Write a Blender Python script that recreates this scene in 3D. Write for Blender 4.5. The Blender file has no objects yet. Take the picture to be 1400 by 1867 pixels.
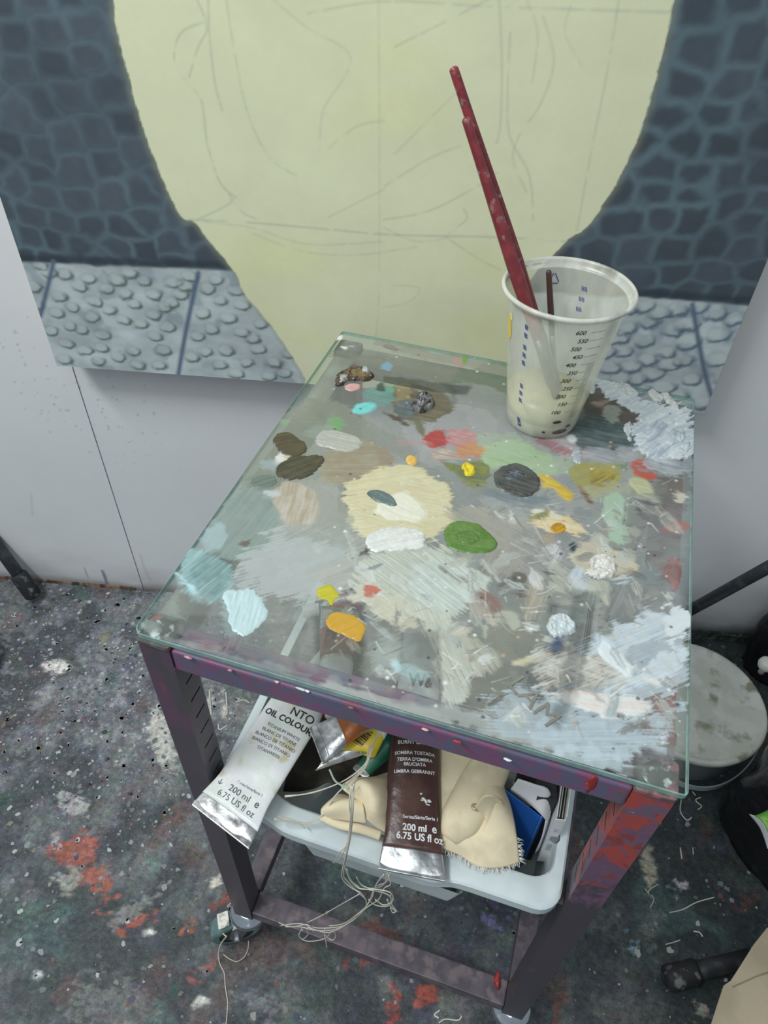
import bpy, bmesh, math, random
import numpy as np
from mathutils import Vector, Matrix

# ============================================================ camera, world, lights, exposure
scene = bpy.context.scene
COL = scene.collection
F = 1325.8                                   # focal length in pixels of the 1400 x 1867 frame
CAM = np.array([0.2651, -0.2560, 1.1794])
R = np.array([[0.9528587, 0.30226897, 0.02633941],
              [0.22950847, -0.66125834, -0.71418714],
              [-0.19845946, 0.68656455, -0.69945905]])
cd = bpy.data.cameras.new('camera'); cam = bpy.data.objects.new('camera', cd); COL.objects.link(cam)
cd.sensor_fit = 'HORIZONTAL'; cd.sensor_width = 36.0; cd.lens = F * 36.0 / 1400.0
cd.clip_start = 0.02; cd.clip_end = 50
M = Matrix.Identity(4)
for i in range(3):
    M[i][0] = R[0][i]; M[i][1] = -R[1][i]; M[i][2] = -R[2][i]; M[i][3] = CAM[i]
cam.matrix_world = M
scene.camera = cam
scene.view_settings.view_transform = 'Standard'; scene.view_settings.look = 'None'
scene.view_settings.gamma = 1.0; scene.view_settings.use_curve_mapping = False
scene.view_settings.exposure = -0.13
scene.cycles.transparent_max_bounces = 32
scene.cycles.max_bounces = 10

world = bpy.data.worlds.new('world'); scene.world = world; world.use_nodes = True
world.node_tree.nodes['Background'].inputs[0].default_value = (0.78, 0.90, 1.0, 1)
world.node_tree.nodes['Background'].inputs[1].default_value = 0.38

def area(name, loc, target, sx, sy, power, color):
    l = bpy.data.lights.new(name, 'AREA'); l.shape = 'RECTANGLE'; l.size = sx; l.size_y = sy
    l.energy = power; l.color = color
    o = bpy.data.objects.new(name, l); COL.objects.link(o); o.location = loc
    o.rotation_euler = (Vector(target) - Vector(loc)).to_track_quat('-Z', 'Y').to_euler()
    return o
area('ceiling_strip_light', (-0.80, -0.62, 2.6), (0.1, 0.45, 0.4), 1.0, 0.08, 31, (0.94, 0.985, 1.0))
area('overhead_fill_light', (-0.2, -1.1, 2.75), (0.15, 0.2, 0.4), 2.2, 1.6, 19, (0.93, 0.98, 1.0))  # added broad soft fill, standing in for the room's other overhead lights

# ============================================================ geometry of the place
G = 0.7322                                   # height of the glass top surface
YAW = 0.22050607
NV = np.array([-math.sin(YAW), math.cos(YAW), 0.0]); EV = np.array([math.cos(YAW), math.sin(YAW), 0.0])
C0 = CAM @ NV
WD = C0 + (0.5866731606933413 - C0) * (1.1794 / 1.1494)

def ray(px, py):
    return np.array([(px - 700) / F, (py - 933.5) / F, 1.0]) @ R
def at(px, py, z):
    v = ray(px, py); return CAM + v * ((z - CAM[2]) / v[2])
def aty(px, py, y):
    v = ray(px, py); return CAM + v * ((y - CAM[1]) / v[1])
def atw(px, py, off=0.0):
    """point on the plane parallel to the back wall, off metres in front of it -> (s, z)"""
    v = ray(px, py); X = CAM + v * ((WD - off - C0) / (v @ NV)); return np.array([X @ EV, X[2]])
def wpt(s, z, off=0.0):
    return EV * s + NV * (WD - off) + np.array([0, 0, z])

# ============================================================ helpers
def lin(c):
    c = np.asarray(c, float) / 255.0
    return np.where(c <= 0.04045, c / 12.92, ((c + 0.055) / 1.055) ** 2.4)
def alb(c, k=0.60):
    """surface colour that shows as c (sRGB 0-255) under the room's light"""
    return np.clip(lin(c) / k, 0.0, 0.88)

def wmat(o):
    m = Matrix.Identity(4)
    while o is not None:
        m = Matrix.Translation(o.location) @ m if not o.get('_r') else Matrix.Translation(o.location) @ m
        o = None
    return m
WLOC = {}
def root(name, loc, label, cat, group=None):
    o = bpy.data.objects.new(name, None); COL.objects.link(o); o.location = tuple(loc); o.empty_display_size = 0.02
    WLOC[o.name] = Vector(loc); tag(o, label, cat, group); return o
def tag(o, label=None, cat=None, group=None, kind=None):
    if label: o['label'] = label
    if cat: o['category'] = cat
    if group: o['group'] = group
    if kind: o['kind'] = kind
    return o
def link(name, me, mat, parent=None, smooth=False):
    o = bpy.data.objects.new(name, me); COL.objects.link(o)
    if mat is not None:
        for m in (mat if isinstance(mat, (list, tuple)) else [mat]): me.materials.append(m)
    if smooth and len(me.polygons): me.polygons.foreach_set('use_smooth', [True] * len(me.polygons))
    WLOC[o.name] = Vector((0, 0, 0))
    if parent is not None:
        o.parent = parent; o.matrix_parent_inverse = Matrix.Translation(-WLOC[parent.name])
    return o
def mesh(name, verts, faces, mat, parent=None, smooth=False):
    me = bpy.data.meshes.new(name); me.from_pydata([tuple(map(float, v)) for v in verts], [], faces); me.update()
    return link(name, me, mat, parent, smooth)
def bm_obj(name, bm, mat, parent=None, smooth=False):
    bmesh.ops.recalc_face_normals(bm, faces=bm.faces)
    me = bpy.data.meshes.new(name); bm.to_mesh(me); bm.free()
    return link(name, me, mat, parent, smooth)
def bm_box(bm, c, s, rot=None, bev=0.0, seg=1):
    r = bmesh.ops.create_cube(bm, size=1.0)
    vs = r['verts']
    bmesh.ops.scale(bm, vec=s, verts=vs)
    if bev > 0:
        es = list({e for v in vs for e in v.link_edges})
        rr = bmesh.ops.bevel(bm, geom=es, offset=bev, segments=seg, affect='EDGES', profile=0.6)
        vs = list({v for f in rr['faces'] for v in f.verts} | {v for v in vs if v.is_valid})
    if rot is not None: bmesh.ops.rotate(bm, cent=(0, 0, 0), matrix=rot, verts=vs)
    bmesh.ops.translate(bm, vec=tuple(c), verts=vs)
def box(name, lo, hi, mat, parent=None, bev=0.001, seg=2):
    lo = np.array(lo, float); hi = np.array(hi, float)
    bm = bmesh.new(); bm_box(bm, (lo + hi) / 2, tuple(hi - lo), None, bev, seg)
    return bm_obj(name, bm, mat, parent)
def obox(name, c, s, rot, mat, parent=None, bev=0.001, seg=2):
    bm = bmesh.new(); bm_box(bm, c, s, rot, bev, seg); return bm_obj(name, bm, mat, parent)
def frame_of(x, y=None, z=None):
    """rotation matrix whose columns are the (normalised) given axes"""
    x = Vector(x).normalized()
    y = Vector(y); y = (y - x * y.dot(x)).normalized(); z = x.cross(y)
    return Matrix((x, y, z)).transposed()
def catmull(P, n=8, closed=False):
    P = [np.array(p, float) for p in P]; out = []
    N = len(P); rng = range(N) if closed else range(N - 1)
    for i in rng:
        if closed: a, b, c, d = P[(i - 1) % N], P[i], P[(i + 1) % N], P[(i + 2) % N]
        else: a, b, c, d = P[max(i - 1, 0)], P[i], P[i + 1], P[min(i + 2, N - 1)]
        for k in range(n):
            t = k / n
            out.append(0.5 * ((2 * b) + (-a + c) * t + (2 * a - 5 * b + 4 * c - d) * t * t + (-a + 3 * b - 3 * c + d) * t ** 3))
    if not closed: out.append(P[-1])
    return out
def sweep_vf(P, rad, seg=8, cap=True, flat=1.0):
    P = [Vector(p) for p in P]; n = len(P); V = []; Fc = []
    up = None
    for i in range(n):
        t = (P[min(i + 1, n - 1)] - P[max(i - 1, 0)]).normalized()
        if up is None:
            up = Vector((0, 0, 1)) if abs(t.z) < 0.9 else Vector((1, 0, 0))
        up = (up - t * up.dot(t)).normalized(); s = t.cross(up)
        r = rad[i] if hasattr(rad, '__len__') else rad
        for k in range(seg):
            a = 2 * math.pi * k / seg
            V.append(P[i] + s * (math.cos(a) * r) + up * (math.sin(a) * r * flat))
    for i in range(n - 1):
        for k in range(seg):
            k2 = (k + 1) % seg
            Fc.append((i * seg + k, i * seg + k2, (i + 1) * seg + k2, (i + 1) * seg + k))
    if cap:
        Fc.append(tuple(reversed(range(seg)))); Fc.append(tuple(range((n - 1) * seg, n * seg)))
    return V, Fc
def sweep(name, P, rad, mat, parent=None, seg=8, flat=1.0):
    V, Fc = sweep_vf(P, rad, seg, True, flat); return mesh(name, V, Fc, mat, parent, True)
def lathe_vf(prof, seg=48, cap0=False, cap1=False, a0=0.0, a1=2 * math.pi):
    V = []; Fc = []; n = len(prof)
    for r, z in prof:
        for k in range(seg):
            a = a0 + (a1 - a0) * k / seg
            V.append((r * math.cos(a), r * math.sin(a), z))
    for i in range(n - 1):
        for k in range(seg):
            k2 = (k + 1) % seg; Fc.append((i * seg + k, i * seg + k2, (i + 1) * seg + k2, (i + 1) * seg + k))
    if cap0: Fc.append(tuple(reversed(range(seg))))
    if cap1: Fc.append(tuple(range((n - 1) * seg, n * seg)))
    return V, Fc
def lathe(name, prof, c, mat, parent=None, seg=48, cap0=False, cap1=False, rot=None, smooth=True):
    V, Fc = lathe_vf(prof, seg, cap0, cap1)
    c = Vector(c)
    V = [(rot @ Vector(v) if rot is not None else Vector(v)) + c for v in V]
    return mesh(name, V, Fc, mat, parent, smooth)

# ---- numpy noise
_rng = np.random.RandomState(7); LAT = _rng.rand(512, 512)
def vnoise(x, y, seed=0):
    x = x + seed * 17.31; y = y + seed * 9.73
    xi = np.floor(x).astype(int); yi = np.floor(y).astype(int); fx = x - xi; fy = y - yi
    fx = fx * fx * (3 - 2 * fx); fy = fy * fy * (3 - 2 * fy)
    a = LAT[xi & 511, yi & 511]; b = LAT[(xi + 1) & 511, yi & 511]; c = LAT[xi & 511, (yi + 1) & 511]; d = LAT[(xi + 1) & 511, (yi + 1) & 511]
    return (a * (1 - fx) + b * fx) * (1 - fy) + (c * (1 - fx) + d * fx) * fy
def fbm(x, y, seed=0, o=4):
    s = 0; a = 0.5; t = 0
    for k in range(o):
        s = s + a * vnoise(x * 2 ** k, y * 2 ** k, seed + k * 3); t += a; a *= 0.5
    return s / t
def sstep(a, b, x):
    t = np.clip((x - a) / (b - a), 0, 1); return t * t * (3 - 2 * t)

def sd_poly(X, Y, P):
    """signed distance to a closed polygon, negative inside"""
    P = np.array(P); d = np.full(X.shape, 1e9); s = np.ones(X.shape)
    n = len(P)
    for i in range(n):
        a = P[i]; b = P[i - 1]
        ex, ey = b[0] - a[0], b[1] - a[1]; wx, wy = X - a[0], Y - a[1]
        t = np.clip((wx * ex + wy * ey) / (ex * ex + ey * ey + 1e-18), 0, 1)
        dx, dy = wx - ex * t, wy - ey * t
        d = np.minimum(d, dx * dx + dy * dy)
        c1 = Y >= a[1]; c2 = Y < b[1]; c3 = ex * wy > ey * wx
        flip = (c1 & c2 & c3) | (~c1 & ~c2 & ~c3)
        s = np.where(flip, -s, s)
    return s * np.sqrt(d)
def sd_line(X, Y, P):
    P = np.array(P); d = np.full(X.shape, 1e9); tt = np.zeros(X.shape); n = len(P) - 1
    for i in range(n):
        a = P[i]; b = P[i + 1]; ex, ey = b - a; wx, wy = X - a[0], Y - a[1]
        t = np.clip((wx * ex + wy * ey) / (ex * ex + ey * ey + 1e-18), 0, 1)
        dd = (wx - ex * t) ** 2 + (wy - ey * t) ** 2
        m = dd < d; d = np.where(m, dd, d); tt = np.where(m, (i + t) / n, tt)
    return np.sqrt(d), tt

class Layer:
    """paint laid on a flat plane: colour, coverage and thickness on a regular grid in metres"""
    def __init__(s, xs, ys, tomap):
        s.xs, s.ys = np.asarray(xs), np.asarray(ys); s.X, s.Y = np.meshgrid(s.xs, s.ys)
        s.rgb = np.zeros(s.X.shape + (3,)); s.a = np.zeros(s.X.shape); s.h = np.zeros(s.X.shape); s.map = tomap
    def win(s, P, m):
        P = np.array(P); x0, y0 = P.min(0) - m; x1, y1 = P.max(0) + m
        i0, i1 = np.searchsorted(s.xs, [x0, x1]); j0, j1 = np.searchsorted(s.ys, [y0, y1])
        return slice(j0, j1), slice(i0, i1)
    def put(s, w, m, c, h=None):
        a0 = s.a[w]; m3 = m[..., None]
        an = m + a0 * (1 - m)
        s.rgb[w] = np.where(an[..., None] > 1e-5, (c * m3 + s.rgb[w] * (a0 * (1 - m))[..., None]) / np.maximum(an, 1e-5)[..., None], s.rgb[w])
        s.a[w] = an
        if h is not None: s.h[w] = np.maximum(s.h[w] * (1 - m * 0.6), h * m)
    def blob(s, pts, c, c2=None, a=1.0, ang=None, bl=0.02, bw=0.0012, rag=0.002, soft=0.0008, dry=0.0, h=0.0002, ridge=0.5, seed=1, k=0.6, px=True, smooth=True, mix=1.0):
        P = [s.map(*p) for p in pts] if px else [np.array(p) for p in pts]
        cen = np.mean(P, 0)
        if ang is None: th = 0.0
        elif px:
            cp = np.mean(np.array(pts, float), 0); q = s.map(cp[0] + 10 * math.cos(math.radians(ang)), cp[1] - 10 * math.sin(math.radians(ang))) - s.map(*cp)
            th = math.atan2(q[1], q[0])
        else: th = math.radians(ang)
        if smooth: P = catmull(P, 5, True)
        w = s.win(P, rag * 2 + soft + 0.002)
        X, Y = s.X[w], s.Y[w]
        if X.size == 0: return
        d = sd_poly(X, Y, P)
        u = (X - cen[0]) * math.cos(th) + (Y - cen[1]) * math.sin(th); v = -(X - cen[0]) * math.sin(th) + (Y - cen[1]) * math.cos(th)
        wv = v + 0.3 * bw * 4 * (fbm(u / bl, v / bl, seed + 5, 2) - 0.5)
        br = 0.6 * vnoise(u / bl, wv / bw, seed) + 0.4 * vnoise(u / bl * 1.7, wv / bw * 2.3, seed + 2)
        iso = fbm(X / 0.006, Y / 0.006, seed + 9, 4)
        d = d + rag * 2 * (iso - 0.5) + rag * 2.2 * (br - 0.5) + (0.0012 + rag * 1.2) * 2 * (fbm(X / 0.014, Y / 0.014, seed + 31, 2) - 0.5)
        m = np.clip(0.5 - d / soft, 0, 1)
        if dry > 0: m = m * sstep(dry - 0.12, dry + 0.12, br * 0.75 + 0.25 * iso + 0.15 * np.clip(-d / 0.01, 0, 1))
        m = m * a
        ca = alb(c, k); cb = alb(c2, k) if c2 is not None else ca * 0.93
        t = np.clip((0.65 * br + 0.35 * iso - 0.32) * 2.6, 0, 1)[..., None] * mix
        colr = ca * (1 - t) + cb * t
        hh = h * (np.clip(-d / 0.002, 0, 1) ** 0.5) * (1 - ridge + ridge * 1.6 * br)
        s.put(w, m, colr, hh)
    def line(s, pts, c, wd=0.001, a=1.0, soft=0.0006, h=0.0, k=0.6, seed=3, px=True, breaks=0.0, taper=False, sm=True):
        P = [s.map(*p) for p in pts] if px else pts
        if sm and len(P) > 2: P = catmull(P, 5)
        w = s.win(P, wd * 2 + soft); X, Y = s.X[w], s.Y[w]
        if X.size == 0: return
        d, t = sd_line(X, Y, P)
        ww = wd * (1 - 0.7 * t) if taper else wd
        m = np.clip(0.5 - (d - ww / 2) / soft, 0, 1) * a
        if breaks > 0: m = m * sstep(breaks - 0.15, breaks + 0.15, fbm(X / 0.012, Y / 0.012, seed, 3))
        s.put(w, m, np.broadcast_to(alb(c, k), X.shape + (3,)), np.full(X.shape, h))

def layer_mesh(name, L, place, mat, parent=None, cut=None, alpha=True, smooth=True, skirt=None):
    ny, nx = L.X.shape
    V = place(L.X.ravel(), L.Y.ravel(), L.h.ravel())
    idx = np.arange(nx * ny).reshape(ny, nx)
    q = np.stack([idx[:-1, :-1], idx[:-1, 1:], idx[1:, 1:], idx[1:, :-1]], -1).reshape(-1, 4)
    if cut is not None:
        am = L.a.ravel()[q].max(1); q = q[am > cut]
        used = np.zeros(nx * ny, bool); used[q.ravel()] = True
        re = np.cumsum(used) - 1; q = re[q]; V = V[used]; ca = L.rgb.reshape(-1, 3)[used]; aa = L.a.ravel()[used]
    else: ca = L.rgb.reshape(-1, 3); aa = L.a.ravel()
    me = bpy.data.meshes.new(name)
    me.vertices.add(len(V)); me.vertices.foreach_set('co', V.astype(np.float32).ravel())
    me.loops.add(len(q) * 4); me.loops.foreach_set('vertex_index', q.astype(np.int32).ravel())
    me.polygons.add(len(q)); me.polygons.foreach_set('loop_start', np.arange(0, len(q) * 4, 4, dtype=np.int32))
    me.polygons.foreach_set('loop_total', np.full(len(q), 4, np.int32))
    if smooth: me.polygons.foreach_set('use_smooth', np.ones(len(q), bool))
    me.update(calc_edges=True)
    at_ = me.color_attributes.new('paint', 'FLOAT_COLOR', 'POINT')
    rgba = np.concatenate([ca, (aa if alpha else np.ones_like(aa))[:, None]], 1).astype(np.float32)
    at_.data.foreach_set('color', rgba.ravel())
    return link(name, me, mat, parent)

# ---- materials
def nt(name):
    m = bpy.data.materials.new(name); m.use_nodes = True; t = m.node_tree; b = t.nodes['Principled BSDF']; return m, t, b
def setc(b, c): b.inputs['Base Color'].default_value = (float(c[0]), float(c[1]), float(c[2]), 1)
def add_bump(t, b, scale, strength, dist=0.001, detail=4):
    n = t.nodes.new('ShaderNodeTexNoise'); n.inputs['Scale'].default_value = scale; n.inputs['Detail'].default_value = detail
    tc = t.nodes.new('ShaderNodeTexCoord'); t.links.new(tc.outputs['Object'], n.inputs['Vector'])
    bp = t.nodes.new('ShaderNodeBump'); bp.inputs['Strength'].default_value = strength; bp.inputs['Distance'].default_value = dist
    t.links.new(n.outputs['Fac'], bp.inputs['Height']); t.links.new(bp.outputs['Normal'], b.inputs['Normal']); return bp
def mat(name, c, rough=0.5, metal=0.0, var=None, vscale=20, bump=None, k=0.6, spec=None, emit=None, lo=0.4, hi=0.62):
    """plain procedural material: colour c (sRGB look), patches of colours in var laid over it by noise"""
    m, t, b = nt(name); base = alb(c, k); setc(b, base)
    b.inputs['Roughness'].default_value = rough; b.inputs['Metallic'].default_value = metal
    if spec is not None: b.inputs['Specular IOR Level'].default_value = spec
    tc = t.nodes.new('ShaderNodeTexCoord'); last = None
    vs = var if var else [(tuple(0.86 * np.array(c, float)), 0.5)]
    for i, (cc, amt) in enumerate(vs):
        n = t.nodes.new('ShaderNodeTexNoise'); n.inputs['Scale'].default_value = vscale * (1 + 0.37 * i); n.inputs['Detail'].default_value = 6
        mp = t.nodes.new('ShaderNodeMapping'); mp.inputs['Location'].default_value = (3.1 * i, 1.7 * i, 5.3 * i)
        t.links.new(tc.outputs['Object'], mp.inputs['Vector']); t.links.new(mp.outputs['Vector'], n.inputs['Vector'])
        r = t.nodes.new('ShaderNodeMapRange'); r.inputs['From Min'].default_value = 1 - amt - 0.1 + 0.0 if var else lo; r.inputs['From Max'].default_value = 1 - amt + 0.02 if var else hi
        r.clamp = True; t.links.new(n.outputs['Fac'], r.inputs['Value'])
        mx = t.nodes.new('ShaderNodeMix'); mx.data_type = 'RGBA'
        if last is None: mx.inputs['A'].default_value = (*map(float, base), 1)
        else: t.links.new(last, mx.inputs['A'])
        mx.inputs['B'].default_value = (*map(float, alb(cc, k)), 1)
        t.links.new(r.outputs['Result'], mx.inputs['Factor']); last = mx.outputs['Result']
    t.links.new(last, b.inputs['Base Color'])
    if bump: add_bump(t, b, bump[0], bump[1], bump[2] if len(bump) > 2 else 0.001)
    return m
def attr_mat(name, rough=0.35, alpha=True, bump=None, spec=0.5, speck=None, coat=0.0, tint=None):
    m, t, b = nt(name)
    a = t.nodes.new('ShaderNodeAttribute'); a.attribute_name = 'paint'; last = a.outputs['Color']
    tc = t.nodes.new('ShaderNodeTexCoord')
    if speck:
        for i, (sc, dark, light) in enumerate(speck):
            n = t.nodes.new('ShaderNodeTexNoise'); n.inputs['Scale'].default_value = sc; n.inputs['Detail'].default_value = 8; n.inputs['Roughness'].default_value = 0.65
            t.links.new(tc.outputs['Object'], n.inputs['Vector'])
            r = t.nodes.new('ShaderNodeMapRange'); r.inputs['From Min'].default_value = 0.3; r.inputs['From Max'].default_value = 0.7
            r.inputs['To Min'].default_value = dark; r.inputs['To Max'].default_value = light
            t.links.new(n.outputs['Fac'], r.inputs['Value'])
            vm = t.nodes.new('ShaderNodeVectorMath'); vm.operation = 'SCALE'; t.links.new(last, vm.inputs[0]); t.links.new(r.outputs['Result'], vm.inputs['Scale'])
            last = vm.outputs['Vector']
    for sc, amt in (tint or []):
        n = t.nodes.new('ShaderNodeTexNoise'); n.inputs['Scale'].default_value = sc; n.inputs['Detail'].default_value = 5; t.links.new(tc.outputs['Object'], n.inputs['Vector'])
        mx = t.nodes.new('ShaderNodeMix'); mx.data_type = 'RGBA'; mx.blend_type = 'OVERLAY'; mx.inputs['Factor'].default_value = amt
        t.links.new(last, mx.inputs['A']); t.links.new(n.outputs['Color'], mx.inputs['B']); last = mx.outputs['Result']
    t.links.new(last, b.inputs['Base Color'])
    if alpha: t.links.new(a.outputs['Alpha'], b.inputs['Alpha'])
    b.inputs['Roughness'].default_value = rough; b.inputs['Specular IOR Level'].default_value = spec
    if bump: add_bump(t, b, *bump)
    return m

M_FILM = attr_mat('oil_paint_film', 0.38, True, (900, 0.25, 0.0003), 0.45)
M_DAB = attr_mat('oil_paint_thick', 0.3, True, (700, 0.3, 0.0003), 0.5)
M_CANVAS = attr_mat('painted_canvas', 0.75, False, (1400, 0.35, 0.0003), 0.2, speck=[(9, 0.94, 1.06)])
M_FLOOR = attr_mat('paint_splattered_floor', 0.5, False, (160, 0.5, 0.0015), 0.35, speck=[(38, 0.7, 1.3), (120, 0.55, 1.45), (400, 0.7, 1.3)], tint=[(26, .16), (95, .22)])
M_WALL = attr_mat('white_wall_paint', 0.6, False, (120, 0.08, 0.001), 0.25, speck=[(5, 0.97, 1.03)])

# ============================================================ STRUCTURE: floor
def fl(px, py): return at(px, py, 0.0)[:2]
fx = np.concatenate([[-3.5, -2.2], np.arange(-0.95, 1.15, 0.003), [2.2, 3.5]])
fy = np.concatenate([[-3.5, -2.0], np.arange(-0.36, 1.02, 0.003), [1.6, 2.6]])
L = Layer(fx, fy, fl)
n1 = fbm(L.X / 0.30, L.Y / 0.30, 11, 5); n2 = fbm(L.X / 0.05, L.Y / 0.05, 12, 5); n3 = fbm(L.X / 0.018, L.Y / 0.018, 13, 4)
base = alb((62, 66, 68)); light = alb((106, 107, 112)); dark = alb((44, 49, 50)); green = alb((54, 65, 62))
L.rgb[:] = base; L.a[:] = 1
def over(L, m, c): L.rgb[:] = L.rgb * (1 - m[..., None]) + np.asarray(c) * m[..., None]
over(L, sstep(0.50, 0.68, n1) * 0.5, green)
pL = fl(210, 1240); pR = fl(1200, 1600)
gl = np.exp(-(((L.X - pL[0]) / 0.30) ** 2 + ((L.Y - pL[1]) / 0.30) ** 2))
over(L, np.clip(gl * 1.0, 0, 1) * (0.55 + 0.45 * n2), light)  # stronger light on the left floor painted in as a paler pool
over(L, sstep(0.52, 0.66, n2) * 0.45, alb((100, 102, 98)))
over(L, sstep(0.56, 0.72, n3) * 0.30 * (0.3 + gl), alb((150, 150, 150)))
over(L, sstep(0.50, 0.36, n2) * 0.6, dark)
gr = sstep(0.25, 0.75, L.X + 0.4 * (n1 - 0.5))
over(L, gr * 0.75, alb((40, 47, 47)))  # greener floor at right, also painted darker for its weaker light
over(L, sstep(0.62, 0.72, fbm(L.X / 0.09, L.Y / 0.09, 31, 4)) * 0.6, alb((66, 84, 80)))
over(L, sstep(0.66, 0.74, fbm(L.X / 0.07, L.Y / 0.07, 41, 4)) * 0.5, alb((86, 68, 64)))
over(L, sstep(0.66, 0.75, fbm(L.X / 0.06, L.Y / 0.06, 51, 4)) * 0.45, alb((62, 64, 78)))
def fb(p, c, **k):
    d = dict(rag=0.012, soft=0.006, bl=0.03, bw=0.004, h=0.0004, dry=0.38); d.update(k); L.blob(p, c, **d)
RED = (142, 80, 66)
fb([(88, 1552), (130, 1522), (172, 1530), (165, 1575), (205, 1590), (195, 1615), (150, 1618), (140, 1580), (95, 1570)], RED, a=.85)
fb([(160, 1615), (208, 1600), (200, 1625), (165, 1635)], RED, a=.8); fb([(178, 1650), (205, 1625), (210, 1635), (190, 1655)], RED)
fb([(215, 1700), (240, 1675), (275, 1655), (285, 1665), (245, 1695), (222, 1710)], (150, 74, 60), a=.8)
fb([(260, 1565), (310, 1465), (350, 1470), (330, 1500)], (115, 80, 72), a=.35); fb([(325, 1700), (350, 1685), (335, 1700)], RED)
fb([(345, 1780), (385, 1755), (380, 1765)], RED, a=.7); fb([(395, 1650), (415, 1625), (420, 1650)], (130, 70, 60), a=.7)
fb([(745, 1815), (775, 1780), (800, 1800), (775, 1830)], (140, 72, 60)); fb([(640, 1750), (680, 1730), (670, 1770)], (120, 66, 58), a=.7)
fb([(715, 1867), (722, 1800), (735, 1867)], (150, 66, 55), a=.6); fb([(1015, 1860), (1022, 1800), (1030, 1790)], (120, 66, 55), a=.6)
fb([(1335, 1650), (1375, 1630), (1380, 1650)], (90, 60, 55), a=.6); fb([(660, 1690), (700, 1680), (745, 1720), (700, 1725)], (105, 62, 55), a=.6)
fb([(790, 1410), (830, 1400), (820, 1440)], (140, 80, 70), a=.4)
fb([(273, 1300), (295, 1290), (315, 1350), (320, 1385), (290, 1385), (272, 1345)], (172, 170, 160), a=.95, rag=.006, dry=.2)
fb([(285, 1350), (318, 1345), (330, 1405), (300, 1400)], (160, 158, 150), a=.5)
fb([(78, 1212), (95, 1205), (118, 1202), (125, 1220), (105, 1232), (88, 1228)], (178, 174, 166), rag=.004, dry=.1)
fb([(120, 1450), (150, 1442), (168, 1462), (150, 1480), (125, 1475)], (150, 150, 145), a=.8)
fb([(100, 1595), (138, 1585), (138, 1615), (120, 1632), (105, 1615)], (135, 132, 126), a=.8)
fb([(90, 1525), (105, 1515), (108, 1540)], (150, 148, 145), a=.8); fb([(180, 1160), (190, 1150), (186, 1178)], (120, 118, 90), dry=.1)
fb([(240, 1640), (280, 1628), (270, 1660), (210, 1690)], (125, 124, 122), a=.7)
fb([(150, 1800), (250, 1790), (280, 1850), (160, 1867)], (105, 105, 102), a=.6, rag=.03)
fb([(438, 1810), (480, 1800), (520, 1840), (500, 1867), (460, 1850)], (108, 106, 108), a=.6, rag=.02)
fb([(350, 1830), (365, 1812), (378, 1825), (362, 1838)], (175, 172, 165), rag=.004, dry=.2)
fb([(262, 1700), (275, 1695), (282, 1703), (270, 1708)], (178, 176, 170), rag=.003, dry=.1)
fb([(385, 1610), (400, 1602), (400, 1622)], (165, 160, 150), dry=.2); fb([(60, 1775), (70, 1770), (76, 1778), (66, 1782)], (190, 190, 185), rag=.002, dry=0)
fb([(20, 1680), (110, 1640), (110, 1730), (40, 1740)], (64, 86, 82), a=.6, rag=.03); fb([(310, 1800), (320, 1790), (318, 1830)], (36, 70, 60), rag=.003)
fb([(272, 1560), (292, 1560), (290, 1595), (280, 1598)], (90, 108, 102), a=.8); fb([(0, 1450), (12, 1445), (12, 1475)], (40, 62, 55))
fb([(1165, 1560), (1185, 1550), (1195, 1600), (1180, 1610)], (150, 145, 128), rag=.005, dry=.2)
fb([(1165, 1690), (1195, 1660), (1200, 1710), (1180, 1720)], (95, 100, 100), a=.8); fb([(1225, 1600), (1250, 1610), (1250, 1630), (1230, 1625)], (150, 150, 150), dry=.42)
fb([(1135, 1725), (1150, 1712), (1160, 1725), (1148, 1735)], (110, 140, 145), dry=.35)
fb([(880, 1670), (915, 1665), (905, 1690), (885, 1688)], (96, 98, 135), a=.85); fb([(890, 1640), (910, 1650), (905, 1665)], (80, 82, 110), a=.5)
fb([(1270, 1840), (1285, 1830), (1290, 1848)], (140, 136, 130), dry=.2); fb([(585, 1680), (600, 1690), (590, 1700)], (140, 135, 120))
fb([(1010, 1470), (1030, 1455), (1020, 1500)], (84, 84, 80), a=.8, rag=.01)
fb([(370, 1250), (450, 1270), (440, 1330), (380, 1310)], (122, 122, 120), a=.5, rag=.02)
fb([(380, 1262), (388, 1262), (386, 1305), (378, 1305)], (170, 168, 158), rag=.003, dry=.2); fb([(404, 1262), (410, 1262), (412, 1303), (405, 1306)], (170, 168, 158), rag=.003, dry=.2)
fb([(0, 1160), (60, 1200), (50, 1290), (0, 1330)], (56, 58, 58), a=.7, rag=.03)
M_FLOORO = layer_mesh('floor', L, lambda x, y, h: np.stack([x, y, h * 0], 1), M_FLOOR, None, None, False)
tag(M_FLOORO, kind='structure')
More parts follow.
